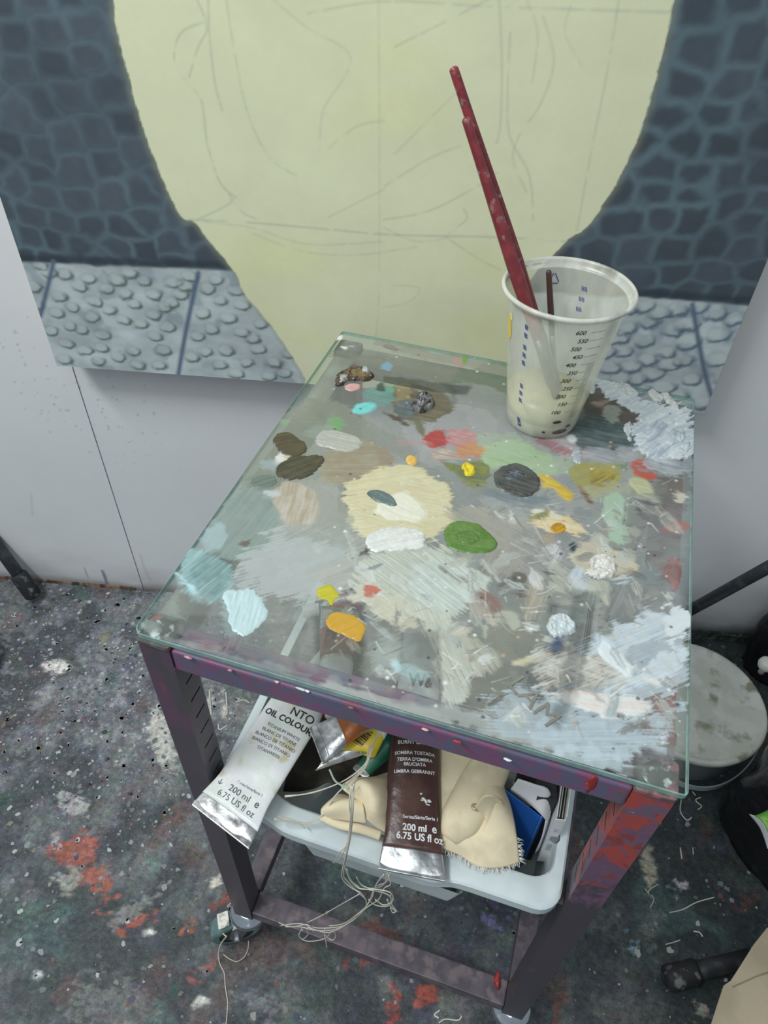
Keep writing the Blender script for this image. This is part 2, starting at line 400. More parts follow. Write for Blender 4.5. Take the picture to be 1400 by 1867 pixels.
# crisp dried splashes of paint on the floor: far too many to count, one stuff part
rnd = random.Random(5)
def splats(name, n, cols, zone, rmin, rmax, mt):
    V = []; Fc = []; CC = []
    for i in range(n):
        x, y = zone(rnd); r = rmin + (rmax - rmin) * rnd.random() ** 4; c = cols[rnd.randrange(len(cols))]
        k = 7 if r < 0.003 else 11; b = len(V); e = 0.6 + 0.8 * rnd.random(); ro = rnd.random() * 3.14
        for j in range(k):
            a = 2 * math.pi * j / k; rr = r * (0.65 + 0.6 * rnd.random()); dx, dy = rr * math.cos(a) * e, rr * math.sin(a)
            V.append((x + dx * math.cos(ro) - dy * math.sin(ro), y + dx * math.sin(ro) + dy * math.cos(ro), 0.0006)); CC.append(c)
        Fc.append(tuple(range(b, b + k)))
    me = bpy.data.meshes.new(name); me.from_pydata(V, [], Fc); me.update()
    a_ = me.color_attributes.new('paint', 'FLOAT_COLOR', 'POINT')
    a_.data.foreach_set('color', np.concatenate([np.array([alb(c) for c in CC]), np.ones((len(CC), 1))], 1).astype(np.float32).ravel())
    o = link(name, me, mt, M_FLOORO); tag(o, kind='stuff'); return o
cols = [(150, 150, 146), (104, 106, 105), (124, 124, 120), (88, 92, 93), (110, 106, 92), (96, 64, 58), (66, 84, 80), (58, 60, 78), (116, 120, 124), (48, 52, 53), (46, 60, 55), (84, 88, 86)]
def zone_all(r): return (-0.8 + 1.75 * r.random(), -0.3 + 1.15 * r.random())
def zone_left(r):
    while True:
        a = r.gauss(0, 0.17), r.gauss(0, 0.17)
        return (pL[0] + a[0], pL[1] + a[1])
splats('paint_splatter', 6500, cols, zone_all, 0.0005, 0.0048, attr_mat('dried_splatter', 0.5, False))
splats('paint_splatter', 5200, [(138, 138, 142), (120, 121, 125), (150, 150, 150), (96, 99, 101), (112, 113, 118), (82, 84, 88), (84, 98, 94), (104, 92, 90)], zone_left, 0.0006, 0.0042, attr_mat('dried_splatter_light', 0.5, False))

# ============================================================ STRUCTURE: back wall (two boards with a seam)
def wl(px, py): return atw(px, py, 0.0)
sS = float(atw(200, 880)[0])
def wall_board(name, s0, s1, fine0, fine1, off):
    xs = np.concatenate([[s0] if s0 < fine0 else [], np.arange(fine0, fine1, 0.0035), [s1]])
    ys = np.concatenate([np.arange(0, 0.78, 0.0035), [1.2, 2.0, 2.9]])
    L = Layer(xs, ys, wl); L.a[:] = 1; L.rgb[:] = alb((172, 190, 203), 0.47)
    nn = fbm(L.X / 0.08, L.Y / 0.04, 71, 4)
    grime = np.clip(1 - L.Y / (0.10 + 0.1 * (nn - 0.3)), 0, 1) ** 1.6
    over(L, grime * 0.55 * (0.4 + nn), alb((112, 108, 112)))
    over(L, np.clip(1 - L.Y / (0.022 + 0.02 * (nn - 0.4)), 0, 1) * 0.8, alb((92, 72, 58)))
    sp = vnoise(L.X / 0.004, L.Y / 0.004, 77); c_ = np.exp(-(((L.X - atw(190, 740)[0]) / 0.10) ** 2 + ((L.Y - atw(190, 740)[1]) / 0.13) ** 2)) + 0.8 * np.exp(-(((L.X - atw(50, 680)[0]) / 0.06) ** 2 + ((L.Y - atw(50, 680)[1]) / 0.10) ** 2))
    over(L, sstep(0.955 - 0.10 * np.clip(c_, 0, 1), 0.99, sp) * 0.45 * np.clip(c_ * 1.5, 0, 1), alb((90, 92, 96)))
    L.line([(187, 1040), (192, 1052), (199, 1076)], (66, 84, 104), 0.006, 0.8, 0.003, k=.56)
    L.line([(256, 1012), (265, 1040), (275, 1058)], (150, 130, 110), 0.0035, 0.4, 0.004, k=.56)
    L.line([(155, 1035), (161, 1054)], (110, 108, 104), 0.003, 0.6, 0.003, k=.56)
    L.line([(57, 900), (60, 940)], (140, 140, 140), 0.003, 0.35, 0.004, k=.56)
    s9 = [atw(1290, 1150)[0], 2.0]
    gm = sstep(s9[0] - 0.12, s9[0] - 0.02, L.X) * np.clip(1 - L.Y / (0.045 + 0.03 * (nn - 0.4)), 0, 1)
    over(L, np.clip(gm * 1.6, 0, 1), alb((58, 72, 66)))
    o = layer_mesh(name, L, lambda x, y, h: EV[None] * x[:, None] + NV[None] * (WD - off) + np.array([0, 0, 1.0])[None] * y[:, None], M_WALL, None, None, False)
    tag(o, kind='structure'); return o
wall_board('wall_back', sS + 0.0004, 3.0, sS + 0.0004, 1.15, 0.0)
wall_board('wall_back', -3.0, sS - 0.0004, -0.85, sS - 0.0006, 0.0015)
mesh('wall_back', [wpt(-3, 0, -0.0008), wpt(3, 0, -0.0008), wpt(3, 2.9, -0.0008), wpt(-3, 2.9, -0.0008)], [(0, 1, 2, 3)], mat('wall_seam_filler', (176, 182, 188), 0.9))['kind'] = 'structure'
def skirt_strip(name, s0, s1, h, t, m):
    V = []; n = 60; Fc = []
    for i in range(n + 1):
        s = s0 + (s1 - s0) * i / n; hh = h * (0.8 + 0.4 * rnd.random())
        V += [wpt(s, 0, 0.0015), wpt(s, 0, t), wpt(s, hh, t * 0.8), wpt(s, hh, 0.0015)]
    for i in range(n):
        b = i * 4
        for k in range(4): Fc.append((b + k, b + (k + 1) % 4, b + 4 + (k + 1) % 4, b + 4 + k))
    o = mesh(name, V, Fc, m); tag(o, kind='structure'); return o
skirt_strip('baseboard_left', -0.80, -0.36, 0.008, 0.004, mat('brown_skirting_edge', (96, 74, 60), 0.8, var=[((60, 50, 46), .5), ((120, 100, 84), .42)], vscale=40))
skirt_strip('baseboard_right', float(atw(1230, 1160)[0]), float(atw(1500, 1180)[0]), 0.022, 0.006, mat('green_grimy_skirting', (58, 70, 64), 0.9, var=[((40, 48, 46), .5), ((84, 92, 84), .4)], vscale=60))

# ============================================================ PAINTING on the back wall
OFF = 0.048
pBL = atw(104.5, 667.7, OFF); pBR = atw(1284.8, 750.7, OFF)
cs0, cs1 = pBL[0], pBR[0]; cz0 = (pBL[1] + pBR[1]) / 2; cz1 = 1.62
print('canvas', cs0, cs1, cz0)
def cv(px, py): return atw(px, py, OFF)
painting = root('painting', wpt((cs0 + cs1) / 2, cz0, OFF), 'large unfinished painting of dark cobbles and studded paving around a blank cream shape', 'painting')
xs = np.arange(cs0, cs1 + 0.0008, 0.0016); ys = np.concatenate([np.arange(cz0, 1.16, 0.0016), [1.25, 1.4, cz1]])
L = Layer(xs, ys, cv); L.a[:] = 1
KC = 0.62
# cobbles
rs = np.random.RandomState(3); seeds = []; tint = []
row = 0.0; z = cz0 + 0.08
r_ = 0
while z < 1.30:
    hgt = 0.032 + 0.003 * math.sin(r_ * 1.7)
    x = cs0 - 0.1 + (r_ % 2) * 0.02
    while x < cs1 + 0.1:
        wdt = 0.032 + 0.018 * rs.rand()
        zz = z + 0.022 * math.sin(x * 9 + 1.0) + 0.010 * math.sin(x * 23 + r_ * .6)
        seeds.append((x + 0.006 * rs.randn(), zz + 0.0035 * rs.randn())); tint.append(rs.rand()); x += wdt
    z += hgt; r_ += 1
seeds = np.array(seeds); tint = np.array(tint)
wx = L.X + 0.014 * (fbm(L.X / 0.035, L.Y / 0.035, 81, 3) - 0.5); wy = L.Y + 0.014 * (fbm(L.X / 0.05, L.Y / 0.05, 85, 3) - 0.5)
f1 = np.full(L.X.shape, 1e9); f2 = f1.copy(); id1 = np.zeros(L.X.shape, int); ux = np.zeros(L.X.shape); uy = np.zeros(L.X.shape)
for i, (sx, sz) in enumerate(seeds):
    j0, j1 = np.searchsorted(L.ys, [sz - 0.07, sz + 0.07]); i0, i1 = np.searchsorted(L.xs, [sx - 0.07, sx + 0.07])
    if j1 <= j0 or i1 <= i0: continue
    w = (slice(j0, j1), slice(i0, i1)); dx = np.abs(wx[w] - sx); dy = np.abs(wy[w] - sz) * 1.2
    d = (dx ** 5 + dy ** 5) ** (1 / 5)
    a = f1[w]; b = f2[w]; nearer = d < a
    f2[w] = np.where(nearer, a, np.minimum(b, d)); f1[w] = np.where(nearer, d, a); id1[w] = np.where(nearer, i, id1[w])
    ux[w] = np.where(nearer, wx[w] - sx, ux[w]); uy[w] = np.where(nearer, wy[w] - sz, uy[w])
e = np.clip((f2 - f1), 0, 0.05)
tn = tint[id1]
vis = fbm(L.X / 0.12, L.Y / 0.12, 91, 3)
stone = alb((66, 73, 80), KC) * (0.84 + 0.32 * tn)[..., None] * (0.9 + 0.25 * fbm(L.X / 0.015, L.Y / 0.015, 95, 3))[..., None]
joint = alb((88, 105, 112), KC)
low = sstep(1.0, 0.70, L.Y)
jm = sstep(0.019 - 0.006 * low, 0.0, e + 0.006 * (fbm(L.X / 0.01, L.Y / 0.01, 97, 3) - .5)) * np.clip(0.35 + 0.65 * sstep(.3, .7, vis) + .25 * low, 0, 1) * 0.85
L.rgb[:] = stone * (1 - jm[..., None]) + joint * jm[..., None]
sh = sstep(0.012, 0.004, e) * sstep(0.0, 0.012, -uy) * 0.30 * (tn > 0.55)
over(L, sh * (1 - jm), alb((36, 42, 50), KC))
over(L, sstep(0.55, 0.9, vis) * 0.3, alb((56, 68, 74), KC))
# paving band
pav = [(20, 478), (160, 482), (420, 492), (560, 505), (1100, 540), (1180, 541), (1300, 552), (1420, 560)]
pv = np.array([cv(*p) for p in pav]); pv = pv[np.argsort(pv[:, 0])]
zt = np.interp(L.X, pv[:, 0], pv[:, 1]); pm = sstep(0.0025, -0.0025, L.Y - zt + 0.006 * (fbm(L.X / 0.02, L.Y / 0.02, 61, 2) - 0.5))
mott = fbm(L.X / 0.035, L.Y / 0.02, 62, 4)
pc = alb((160, 168, 168), KC) * (0.68 + 0.62 * mott)[..., None]
L.rgb[:] = L.rgb * (1 - pm[..., None]) + pc * pm[..., None]
over(L, pm * sstep(0.58, 0.72, fbm(L.X / 0.03, L.Y / 0.03, 64, 3)) * 0.45, alb((104, 118, 128), KC))
dark_edge = sstep(0.010, 0.001, np.abs(L.Y - zt - 0.006)) * 0.7
over(L, dark_edge, alb((44, 50, 58), KC))
# raised studs of the paving, painted: crescent below, pale face
def stud(px, py, rx=10, ry=9, tone=0):
    c = cv(px, py); rr = 0.0095 * rx / 10 * (0.9 + 0.2 * rs.rand())
    w = L.win([c], rr * 2.2); X = L.X[w] - c[0]; Y = L.Y[w] - c[1]
    ca, sa = math.cos(0.3), math.sin(0.3)
    q = np.sqrt((X / 1.1) ** 2 + (Y / 0.8) ** 2) / rr; q = q + 0.75 * (fbm(X / 0.009, Y / 0.009, int(px), 3) - 0.5)
    face = sstep(1.0, 0.75, q) * 0.35
    ring = np.exp(-((q - 1.0) / 0.27) ** 2) * np.clip(0.45 - 0.75 * (Y - 0.5 * X) / rr, 0.15, 1) * 0.95
    L.put(w, face * pm[w], np.broadcast_to(alb((166, 172, 168), KC), X.shape + (3,)))
    L.put(w, ring * pm[w], np.broadcast_to(alb((82, 94, 90) if tone == 0 else (84, 98, 110), KC), X.shape + (3,)))
for px, py in [(72, 482), (118, 500), (145, 520), (195, 527), (235, 497), (162, 508), (212, 509), (262, 512), (108, 540), (172, 548), (132, 560), (198, 565), (245, 553), (312, 552), (315, 515), (345, 503),
               (104, 570), (168, 577), (224, 582), (256, 590), (280, 572), (305, 595), (92, 602), (127, 593), (60, 522), (66, 555), (121, 625), (155, 637), (185, 633), (215, 650), (242, 640), (282, 612), (298, 638),
               (188, 610), (300, 560), (118, 655), (180, 658), (290, 665), (250, 665), (378, 525), (402, 548), (430, 528), (368, 570), (416, 580), (385, 600), (358, 612), (440, 605), (375, 640), (350, 650), (400, 665),
               (412, 638), (470, 635), (450, 660), (500, 660), (525, 645), (475, 590), (518, 680), (330, 535), (395, 510), (440, 555), (228, 535), (88, 495), (150, 600), (338, 520), (460, 615), (430, 680), (490, 685), (280, 535)]:
    stud(px, py)
for px, py in [(1145, 562), (1175, 558), (1230, 565), (1140, 598), (1180, 585), (1225, 600), (1175, 622), (1135, 640), (1215, 640), (1180, 655), (1110, 668), (1220, 662), (1150, 668), (1190, 682), (1255, 622), (1250, 590),
               (1130, 690), (1260, 690), (1165, 710), (1210, 705), (1100, 640), (1125, 615), (1235, 720), (1195, 730), (1300, 570), (1310, 655), (1340, 580), (1245, 655), (1280, 735), (1270, 560), (1200, 570), (1160, 690),
               (1310, 610), (1320, 690)]:
    stud(px, py, 13, tone=1)
for pts in ([(98, 477), (88, 520), (74, 575)], [(362, 497), (345, 575), (336, 620), (324, 690)], [(1262, 555), (1273, 620), (1285, 680), (1297, 722)]):
    L.line(pts, (88, 102, 118), 0.0065, 0.9, 0.004, k=KC); L.line(pts, (66, 78, 98), 0.002, 0.6, 0.003, k=KC)
# cream ground
cream = [(200, -60), (206, 0), (214, 60), (235, 140), (256, 215), (290, 310), (318, 372), (335, 400), (355, 405), (385, 445), (425, 492), (450, 540), (500, 600), (556, 690), (575, 760),
         (900, 790), (930, 700), (935, 560), (1025, 447), (1065, 418), (1100, 372), (1130, 322), (1145, 290), (1165, 245), (1190, 165), (1212, 75), (1228, 0), (1236, -60)]
Pc = catmull([cv(*p) for p in cream], 6, False)
Pc = [np.array([float(atw(206, -60, OFF)[0]), 1.7])] + Pc + [np.array([float(atw(1238, -60, OFF)[0]), 1.7])]
d = sd_poly(L.X, L.Y, Pc) + 0.0035 * (fbm(L.X / 0.012, L.Y / 0.006, 66, 4) - 0.5)
cm = sstep(0.001, -0.001, d); halo = np.exp(-(d / 0.006) ** 2) * 0.45
over(L, halo, alb((128, 130, 112), KC))
cc = alb((208, 201, 163), KC)[None, None] * (0.96 + 0.07 * fbm(L.X / 0.1, L.Y / 0.05, 67, 4))[..., None]
ym = sstep(0.48, 0.75, fbm(L.X / 0.16, L.Y / 0.09, 68, 4))[..., None] * 0.75
cc = cc * (1 - ym) + alb((214, 200, 152), KC) * ym
L.rgb[:] = L.rgb * (1 - cm[..., None]) + cc * cm[..., None]
def pen(pts, a=0.3, w=0.0022): L.line(pts, (140, 144, 130), w, a, 0.0024, k=KC, breaks=0.33, seed=int(pts[0][0]))
pen([(345, 400), (450, 405), (600, 418), (720, 428), (900, 432), (1030, 440)], .45); pen([(350, 402), (460, 415), (560, 445), (700, 440)], .25)
pen([(560, 25), (700, 2), (900, 12), (1220, 22)], .35); pen([(413, 0), (427, 90), (450, 200), (490, 285), (540, 320)], .3)
pen([(380, 0), (382, 60), (392, 150), (405, 200)], .4); pen([(372, 40), (330, 60), (318, 110), (345, 155), (368, 185), (378, 260), (400, 330), (430, 360)], .42)
pen([(360, 0), (378, 50), (362, 85), (345, 140)], .4); pen([(500, 0), (560, 50), (630, 90), (634, 130), (590, 200), (582, 280)], .25)
pen([(690, 0), (692, 300), (690, 560), (680, 640)], .22); pen([(910, 0), (915, 120), (912, 230), (905, 260)], .35); pen([(1128, 0), (1105, 140), (1075, 290), (1052, 420)], .3)
pen([(930, 60), (925, 180), (930, 250), (965, 320), (972, 400)], .35); pen([(720, 85), (830, 30), (925, -20)], .3); pen([(700, 400), (780, 385), (860, 345), (905, 315)], .35)
pen([(700, 340), (780, 290), (840, 265)], .28); pen([(810, 430), (870, 470), (925, 498)], .3); pen([(810, 430), (850, 400), (845, 380)], .3); pen([(720, 280), (790, 210), (830, 170)], .25)
pen([(360, 400), (420, 370), (415, 350), (440, 385), (470, 400)], .35); pen([(600, 395), (650, 370), (700, 345)], .25); pen([(600, 270), (650, 230), (700, 220)], .25)
pen([(700, 415), (760, 440), (820, 432)], .22); pen([(720, 520), (765, 525), (745, 550), (700, 560)], .2); pen([(450, 420), (540, 455), (640, 465), (760, 450)], .22)
pen([(990, 30), (1010, 110), (985, 190), (950, 240), (935, 290), (960, 350)], .3); pen([(960, 0), (980, 60), (970, 150)], .25); pen([(1040, 10), (1030, 60), (1060, 120)], .2)
for p_ in [(315, -20), (320, 40), (325, 100)]: pass
pl = lambda x, y, h: EV[None] * x[:, None] + NV[None] * (WD - OFF - h)[:, None] + np.array([0, 0, 1.0])[None] * y[:, None]
L.h[:] = 0.0006
layer_mesh('painted_surface', L, pl, M_CANVAS, painting, None, False)
def wall_box(name, s0, s1, z0, z1, o0, o1, m, parent):
    V = [wpt(s, z_, o) for o in (o0, o1) for (s, z_) in ((s0, z0), (s1, z0), (s1, z1), (s0, z1))]
    return mesh(name, V, [(0, 1, 2, 3), (7, 6, 5, 4), (0, 4, 5, 1), (1, 5, 6, 2), (2, 6, 7, 3), (3, 7, 4, 0)], m, parent)
M_CEDGE = mat('canvas_edge', (150, 156, 160), 0.8, var=[((110, 120, 126), .45)], vscale=60)
wall_box('canvas_edge', cs0, cs1, cz0, cz1, OFF - 0.003, OFF, M_CEDGE, painting)
M_WOOD = mat('stretcher_wood', (176, 160, 130), 0.7)
wall_box('stretcher_bar', cs0 + .001, cs1 - .001, cz0 + .001, cz0 + .04, 0.004, OFF - 0.0032, M_WOOD, painting)
wall_box('stretcher_bar', cs0 + .001, cs1 - .001, cz1 - .04, cz1 - .001, 0.004, OFF - 0.0032, M_WOOD, painting)
wall_box('stretcher_bar', cs0 + .001, cs0 + .04, cz0 + .0405, cz1 - .0405, 0.004, OFF - 0.0032, M_WOOD, painting)
wall_box('stretcher_bar', cs1 - .04, cs1 - .001, cz0 + .0405, cz1 - .0405, 0.004, OFF - 0.0032, M_WOOD, painting)

# ============================================================ TROLLEY
def splat_metal(name, basec, cols, z0, z1, rough=0.4, scale=28, k=0.55, amt=0.5):
    """dark enamelled steel smeared with oil paint between heights z0 and z1"""
    m, t, b = nt(name); b.inputs['Roughness'].default_value = rough
    tc = t.nodes.new('ShaderNodeTexCoord'); sp = t.nodes.new('ShaderNodeSeparateXYZ'); t.links.new(tc.outputs['Object'], sp.inputs[0])
    r = t.nodes.new('ShaderNodeMapRange'); r.inputs['From Min'].default_value = z0; r.inputs['From Max'].default_value = z1; r.inputs['To Max'].default_value = 0.30
    r.inputs['To Min'].default_value = -0.05
    t.links.new(sp.outputs['Z'], r.inputs['Value'])
    last = None
    for i, (c, a_, sc) in enumerate(cols):
        n = t.nodes.new('ShaderNodeTexNoise'); n.inputs['Scale'].default_value = scale * sc; n.inputs['Detail'].default_value = 7; n.inputs['Roughness'].default_value = 0.6
        n.inputs['Distortion'].default_value = 0.6
        mp = t.nodes.new('ShaderNodeMapping'); mp.inputs['Location'].default_value = (2.3 * i + 1, 4.1 * i, 1.9 * i); mp.inputs['Scale'].default_value = (1, 1, 0.8)
        t.links.new(tc.outputs['Object'], mp.inputs['Vector']); t.links.new(mp.outputs['Vector'], n.inputs['Vector'])
        ad = t.nodes.new('ShaderNodeMath'); ad.operation = 'ADD'; t.links.new(n.outputs['Fac'], ad.inputs[0]); t.links.new(r.outputs['Result'], ad.inputs[1])
        mr = t.nodes.new('ShaderNodeMapRange'); mr.inputs['From Min'].default_value = a_; mr.inputs['From Max'].default_value = a_ + 0.07
        t.links.new(ad.outputs[0], mr.inputs['Value'])
        mx = t.nodes.new('ShaderNodeMix'); mx.data_type = 'RGBA'
        if last is None: mx.inputs['A'].default_value = (*map(float, alb(basec, k)), 1)
        else: t.links.new(last, mx.inputs['A'])
        mx.inputs['B'].default_value = (*map(float, alb(c, k)), 1); t.links.new(mr.outputs['Result'], mx.inputs['Factor']); last = mx.outputs['Result']
    t.links.new(last, b.inputs['Base Color']); add_bump(t, b, 220, 0.25, 0.0006); return m
STEEL = (66, 60, 66)
M_LEG_L = splat_metal('enamel_leg_purple', STEEL, [((78, 58, 72), .72, .6), ((112, 58, 56), .86, 2.4), ((150, 104, 92), .97, 5.0)], 0.40, 0.72)
M_LEG_R = splat_metal('enamel_leg_red', (58, 53, 59), [((92, 68, 86), .58, .6), ((138, 60, 54), .735, 1.0), ((92, 74, 90), .80, 1.6), ((116, 52, 50), .84, 2.6), ((176, 124, 116), .97, 5.0)], 0.47, 0.60)
M_LEG_B = mat('enamel_leg_plain', (84, 78, 80), 0.45, var=[((70, 64, 68), .5)], vscale=30, k=.55)
M_RAIL_F = splat_metal('enamel_rail_magenta', (84, 76, 88), [((104, 66, 92), .68, 1.0), ((82, 78, 98), .74, 1.8), ((120, 70, 72), .90, 2.2), ((176, 140, 142), 1.0, 6.0)], 0.55, 0.73)
M_RAIL_R = splat_metal('enamel_rail_red', (124, 112, 118), [((184, 84, 78), .80, .45), ((190, 130, 128), .95, 3.0)], 0.55, 0.73, k=.6)
M_RAIL_B = mat('enamel_rail_grey', (128, 122, 114), 0.5, var=[((108, 104, 98), .5), ((120, 128, 112), .42)], vscale=18, k=.55)
M_RAIL_LOW = mat('enamel_rail_low', (78, 70, 76), 0.5, var=[((66, 60, 66), .5), ((92, 82, 84), .42)], vscale=40, k=.55)
M_SLOT = mat('slot_shade_black', (22, 20, 22), 0.9)  # black colour stands in for the shade inside the hollow leg
M_CAP = mat('black_plastic_end_cap', (72, 72, 68), 0.5, var=[((96, 94, 90), .45), ((140, 88, 92), .36)], vscale=60)
M_CHROME = mat('bright_chrome', (190, 194, 200), 0.14, 1.0, k=.75)
M_ZINC = mat('zinc_fork', (120, 122, 124), 0.4, 0.8)
M_TIRE = mat('teal_rubber_tyre', (96, 122, 118), 0.7, var=[((80, 100, 98), .5)], vscale=60)
M_HUBK = mat('wheel_disc_grey', (58, 62, 62), 0.55)
M_LEVER = mat('dirty_white_lever', (190, 186, 176), 0.5, var=[((120, 116, 108), .40)], vscale=90)

TX0, TX1, TY0, TY1 = 0.0015, 0.3945, 0.000, 0.4500
ZT = 0.7205; ZB = 0.0940; T = 0.0262
trolley = root('trolley', ((TX0 + TX1) / 2, (TY0 + TY1) / 2, 0), 'small square-tube steel trolley smeared with purple and red paint, on castors', 'trolley')
def leg_mesh(name, x0, y0, m, side, par):
    """square tube with a ladder of horizontal slots cut in one side face (side = +1: the x1 face)"""
    x1, y1 = x0 + T, y0 + T
    V = []; Fc = []; MI = []
    def quad(a, b, c, d, mi=0):
        n = len(V); V.extend([a, b, c, d]); Fc.append((n, n + 1, n + 2, n + 3)); MI.append(mi)
    P = lambda x, y, z: (x, y, z)
    quad(P(x0, y0, ZB), P(x1, y0, ZB), P(x1, y0, ZT), P(x0, y0, ZT)); quad(P(x1, y1, ZB), P(x0, y1, ZB), P(x0, y1, ZT), P(x1, y1, ZT))
    quad(P(x0, y0, ZB), P(x0, y1, ZB), P(x1, y1, ZB), P(x1, y0, ZB)); quad(P(x0, y0, ZT), P(x1, y0, ZT), P(x1, y1, ZT), P(x0, y1, ZT))
    xs_ = x1 if side > 0 else x0; xo = x0 if side > 0 else x1; xi = xs_ - side * 0.004
    quad(P(xo, y0, ZB), P(xo, y0, ZT), P(xo, y1, ZT), P(xo, y1, ZB))
    ya, yb = y0 + 0.0075, y1 - 0.0035
    zs = [ZB]; 
    for k in range(9):
        zc = 0.664 - 0.0265 * k; zs += [zc + 0.0011, zc - 0.0011]
    zs = sorted(zs + [ZT])
    for i in range(len(zs) - 1):
        z0_, z1_ = zs[i], zs[i + 1]
        quad(P(xs_, y0, z0_), P(xs_, ya, z0_), P(xs_, ya, z1_), P(xs_, y0, z1_)); quad(P(xs_, yb, z0_), P(xs_, y1, z0_), P(xs_, y1, z1_), P(xs_, yb, z1_))
        slot = (z1_ - z0_) < 0.003
        if not slot: quad(P(xs_, ya, z0_), P(xs_, yb, z0_), P(xs_, yb, z1_), P(xs_, ya, z1_))
        else:
            quad(P(xi, ya, z0_), P(xi, yb, z0_), P(xi, yb, z1_), P(xi, ya, z1_), 1)
            quad(P(xs_, ya, z0_), P(xi, ya, z0_), P(xi, yb, z0_), P(xs_, yb, z0_), 1); quad(P(xs_, ya, z1_), P(xs_, yb, z1_), P(xi, yb, z1_), P(xi, ya, z1_), 1)
            quad(P(xs_, ya, z0_), P(xs_, ya, z1_), P(xi, ya, z1_), P(xi, ya, z0_), 1); quad(P(xs_, yb, z0_), P(xi, yb, z0_), P(xi, yb, z1_), P(xs_, yb, z1_), 1)
    o = mesh(name, V, Fc, [m, M_SLOT], par)
    o.data.polygons.foreach_set('material_index', MI); return o
xr = TX1 - T; yr = TY1 - T
legs = [leg_mesh('leg', TX0, TY0, M_LEG_L, 1, trolley), leg_mesh('leg', xr, TY0, M_LEG_R, -1, trolley),
        leg_mesh('leg', TX0, yr, M_LEG_B, 1, trolley), leg_mesh('leg', xr, yr, M_LEG_B, -1, trolley)]
legs[1]['label'] = 'front right leg smeared with red paint near its top'
tz0, tz1 = ZT - 0.0262, ZT - 0.0008
box('top_rail', (TX0 + T + .0004, TY0 + .0008, tz0), (xr - .0004, TY0 + T - .001, tz1), M_RAIL_F, trolley, 0.0022)['label'] = 'magenta and purple stained front rail'
box('top_rail', (TX0 + T + .0004, yr + .001, tz0), (xr - .0004, TY1 - .0008, tz1), M_RAIL_B, trolley, 0.0022)
box('top_rail', (TX0 + .0008, TY0 + T + .0004, tz0), (TX0 + T - .001, yr - .0004, tz1), M_RAIL_B, trolley, 0.0022)
box('top_rail', (xr + .001, TY0 + T + .0004, tz0), (TX1 - .0008, yr - .0004, tz1), M_RAIL_R, trolley, 0.0022)['label'] = 'right rail with patches of red paint'
lz0, lz1 = ZB + .002, ZB + 0.0262
box('bottom_rail', (TX0 + T + .0004, TY0 + .0015, lz0), (xr - .0004, TY0 + T + .004, lz1), M_RAIL_LOW, trolley, 0.0015)
box('bottom_rail', (TX0 + T + .0004, yr + .001, lz0), (xr - .0004, TY1 - .001, lz1), M_RAIL_LOW, trolley, 0.0015)
box('bottom_rail', (TX0 + .0008, TY0 + T + .0045, lz0), (TX0 + T - .001, yr - .0004, lz1), M_RAIL_LOW, trolley, 0.0015)
box('bottom_rail', (xr + .001, TY0 + T + .0045, lz0), (TX1 - .0008, yr - .0004, lz1), M_RAIL_LOW, trolley, 0.0015)
# crusts of paint on the rails
def crust(c, s, m, par, rot=0.0, name='paint_crust'):
    bm = bmesh.new(); bmesh.ops.create_icosphere(bm, subdivisions=2, radius=1.0)
    for v in bm.verts:
        v.co *= 0.75 + 0.5 * rnd.random()
    bmesh.ops.scale(bm, vec=s, verts=bm.verts); bmesh.ops.rotate(bm, cent=(0, 0, 0), matrix=Matrix.Rotation(rot, 3, 'Z'), verts=bm.verts)
    bmesh.ops.translate(bm, vec=tuple(map(float, c)), verts=bm.verts); return bm_obj(name, bm, m, par, True)
M_REDP = mat('dry_red_paint', (158, 58, 52), 0.35, var=[((120, 40, 40), .5)], vscale=120)
M_PINKP = mat('dry_pink_paint', (205, 150, 150), 0.4, var=[((150, 90, 110), .5)], vscale=120)
M_WHITEP = mat('dry_white_paint', (212, 214, 212), 0.4, var=[((170, 172, 172), .45)], vscale=120)
M_BROWNP = mat('dry_brown_paint', (150, 118, 108), 0.4, var=[((110, 84, 76), .5)], vscale=120)
crust(at(906, 1790, lz1) + [0, 0, .003], (.004, .011, .005), M_REDP, trolley, .2)['label'] = 'lump of red paint on the lower rail'
for (px_, py_, sx_, mm) in ((343, 1199, .0035, 'M_PINKP'), (505, 1243, .002, 'M_PINKP'), (548, 1256, .004, 'M_WHITEP'), (560, 1260, .002, 'M_WHITEP'), (835, 1352, .0035, 'M_REDP'), (775, 1330, .003, 'M_PINKP'), (420, 1222, .002, 'M_PINKP'), (640, 1290, .0025, 'M_BROWNP'), (925, 1385, .003, 'M_WHITEP')):
    crust(at(px_, py_, ZT), (sx_, .0011, .0006), globals()[mm], trolley, -.05)
crust(at(712, 625 + 8, ZT), (.011, .004, .003), M_BROWNP, trolley, -.3); crust(at(1077, 1440, ZT - .010) * [1, 0, 1] + [0, TY0 + .0007, 0], (.0035, .0005, .011), M_REDP, trolley)
def smear(px_, py_, sx_, sy_, m_, n_=7):
    c_ = at(px_, py_, ZT - .0004); V = []; Fc = []
    for i in range(n_):
        cx_, cy_ = c_[0] + rnd.gauss(0, sx_ * .35), c_[1] + rnd.gauss(0, sy_ * .45); b = len(V); k_ = 13
        for j_ in range(k_):
            a_ = 2 * math.pi * j_ / k_; r_ = .55 + .6 * rnd.random(); V.append((min(TX1 - .0005, cx_ + sx_ * .55 * r_ * math.cos(a_)), cy_ + sy_ * .5 * r_ * math.sin(a_), ZT + .0001 + .00012 * i))
        Fc.append(tuple(range(b, b + k_)))
    return mesh('paint_patch', V, Fc, m_, trolley)
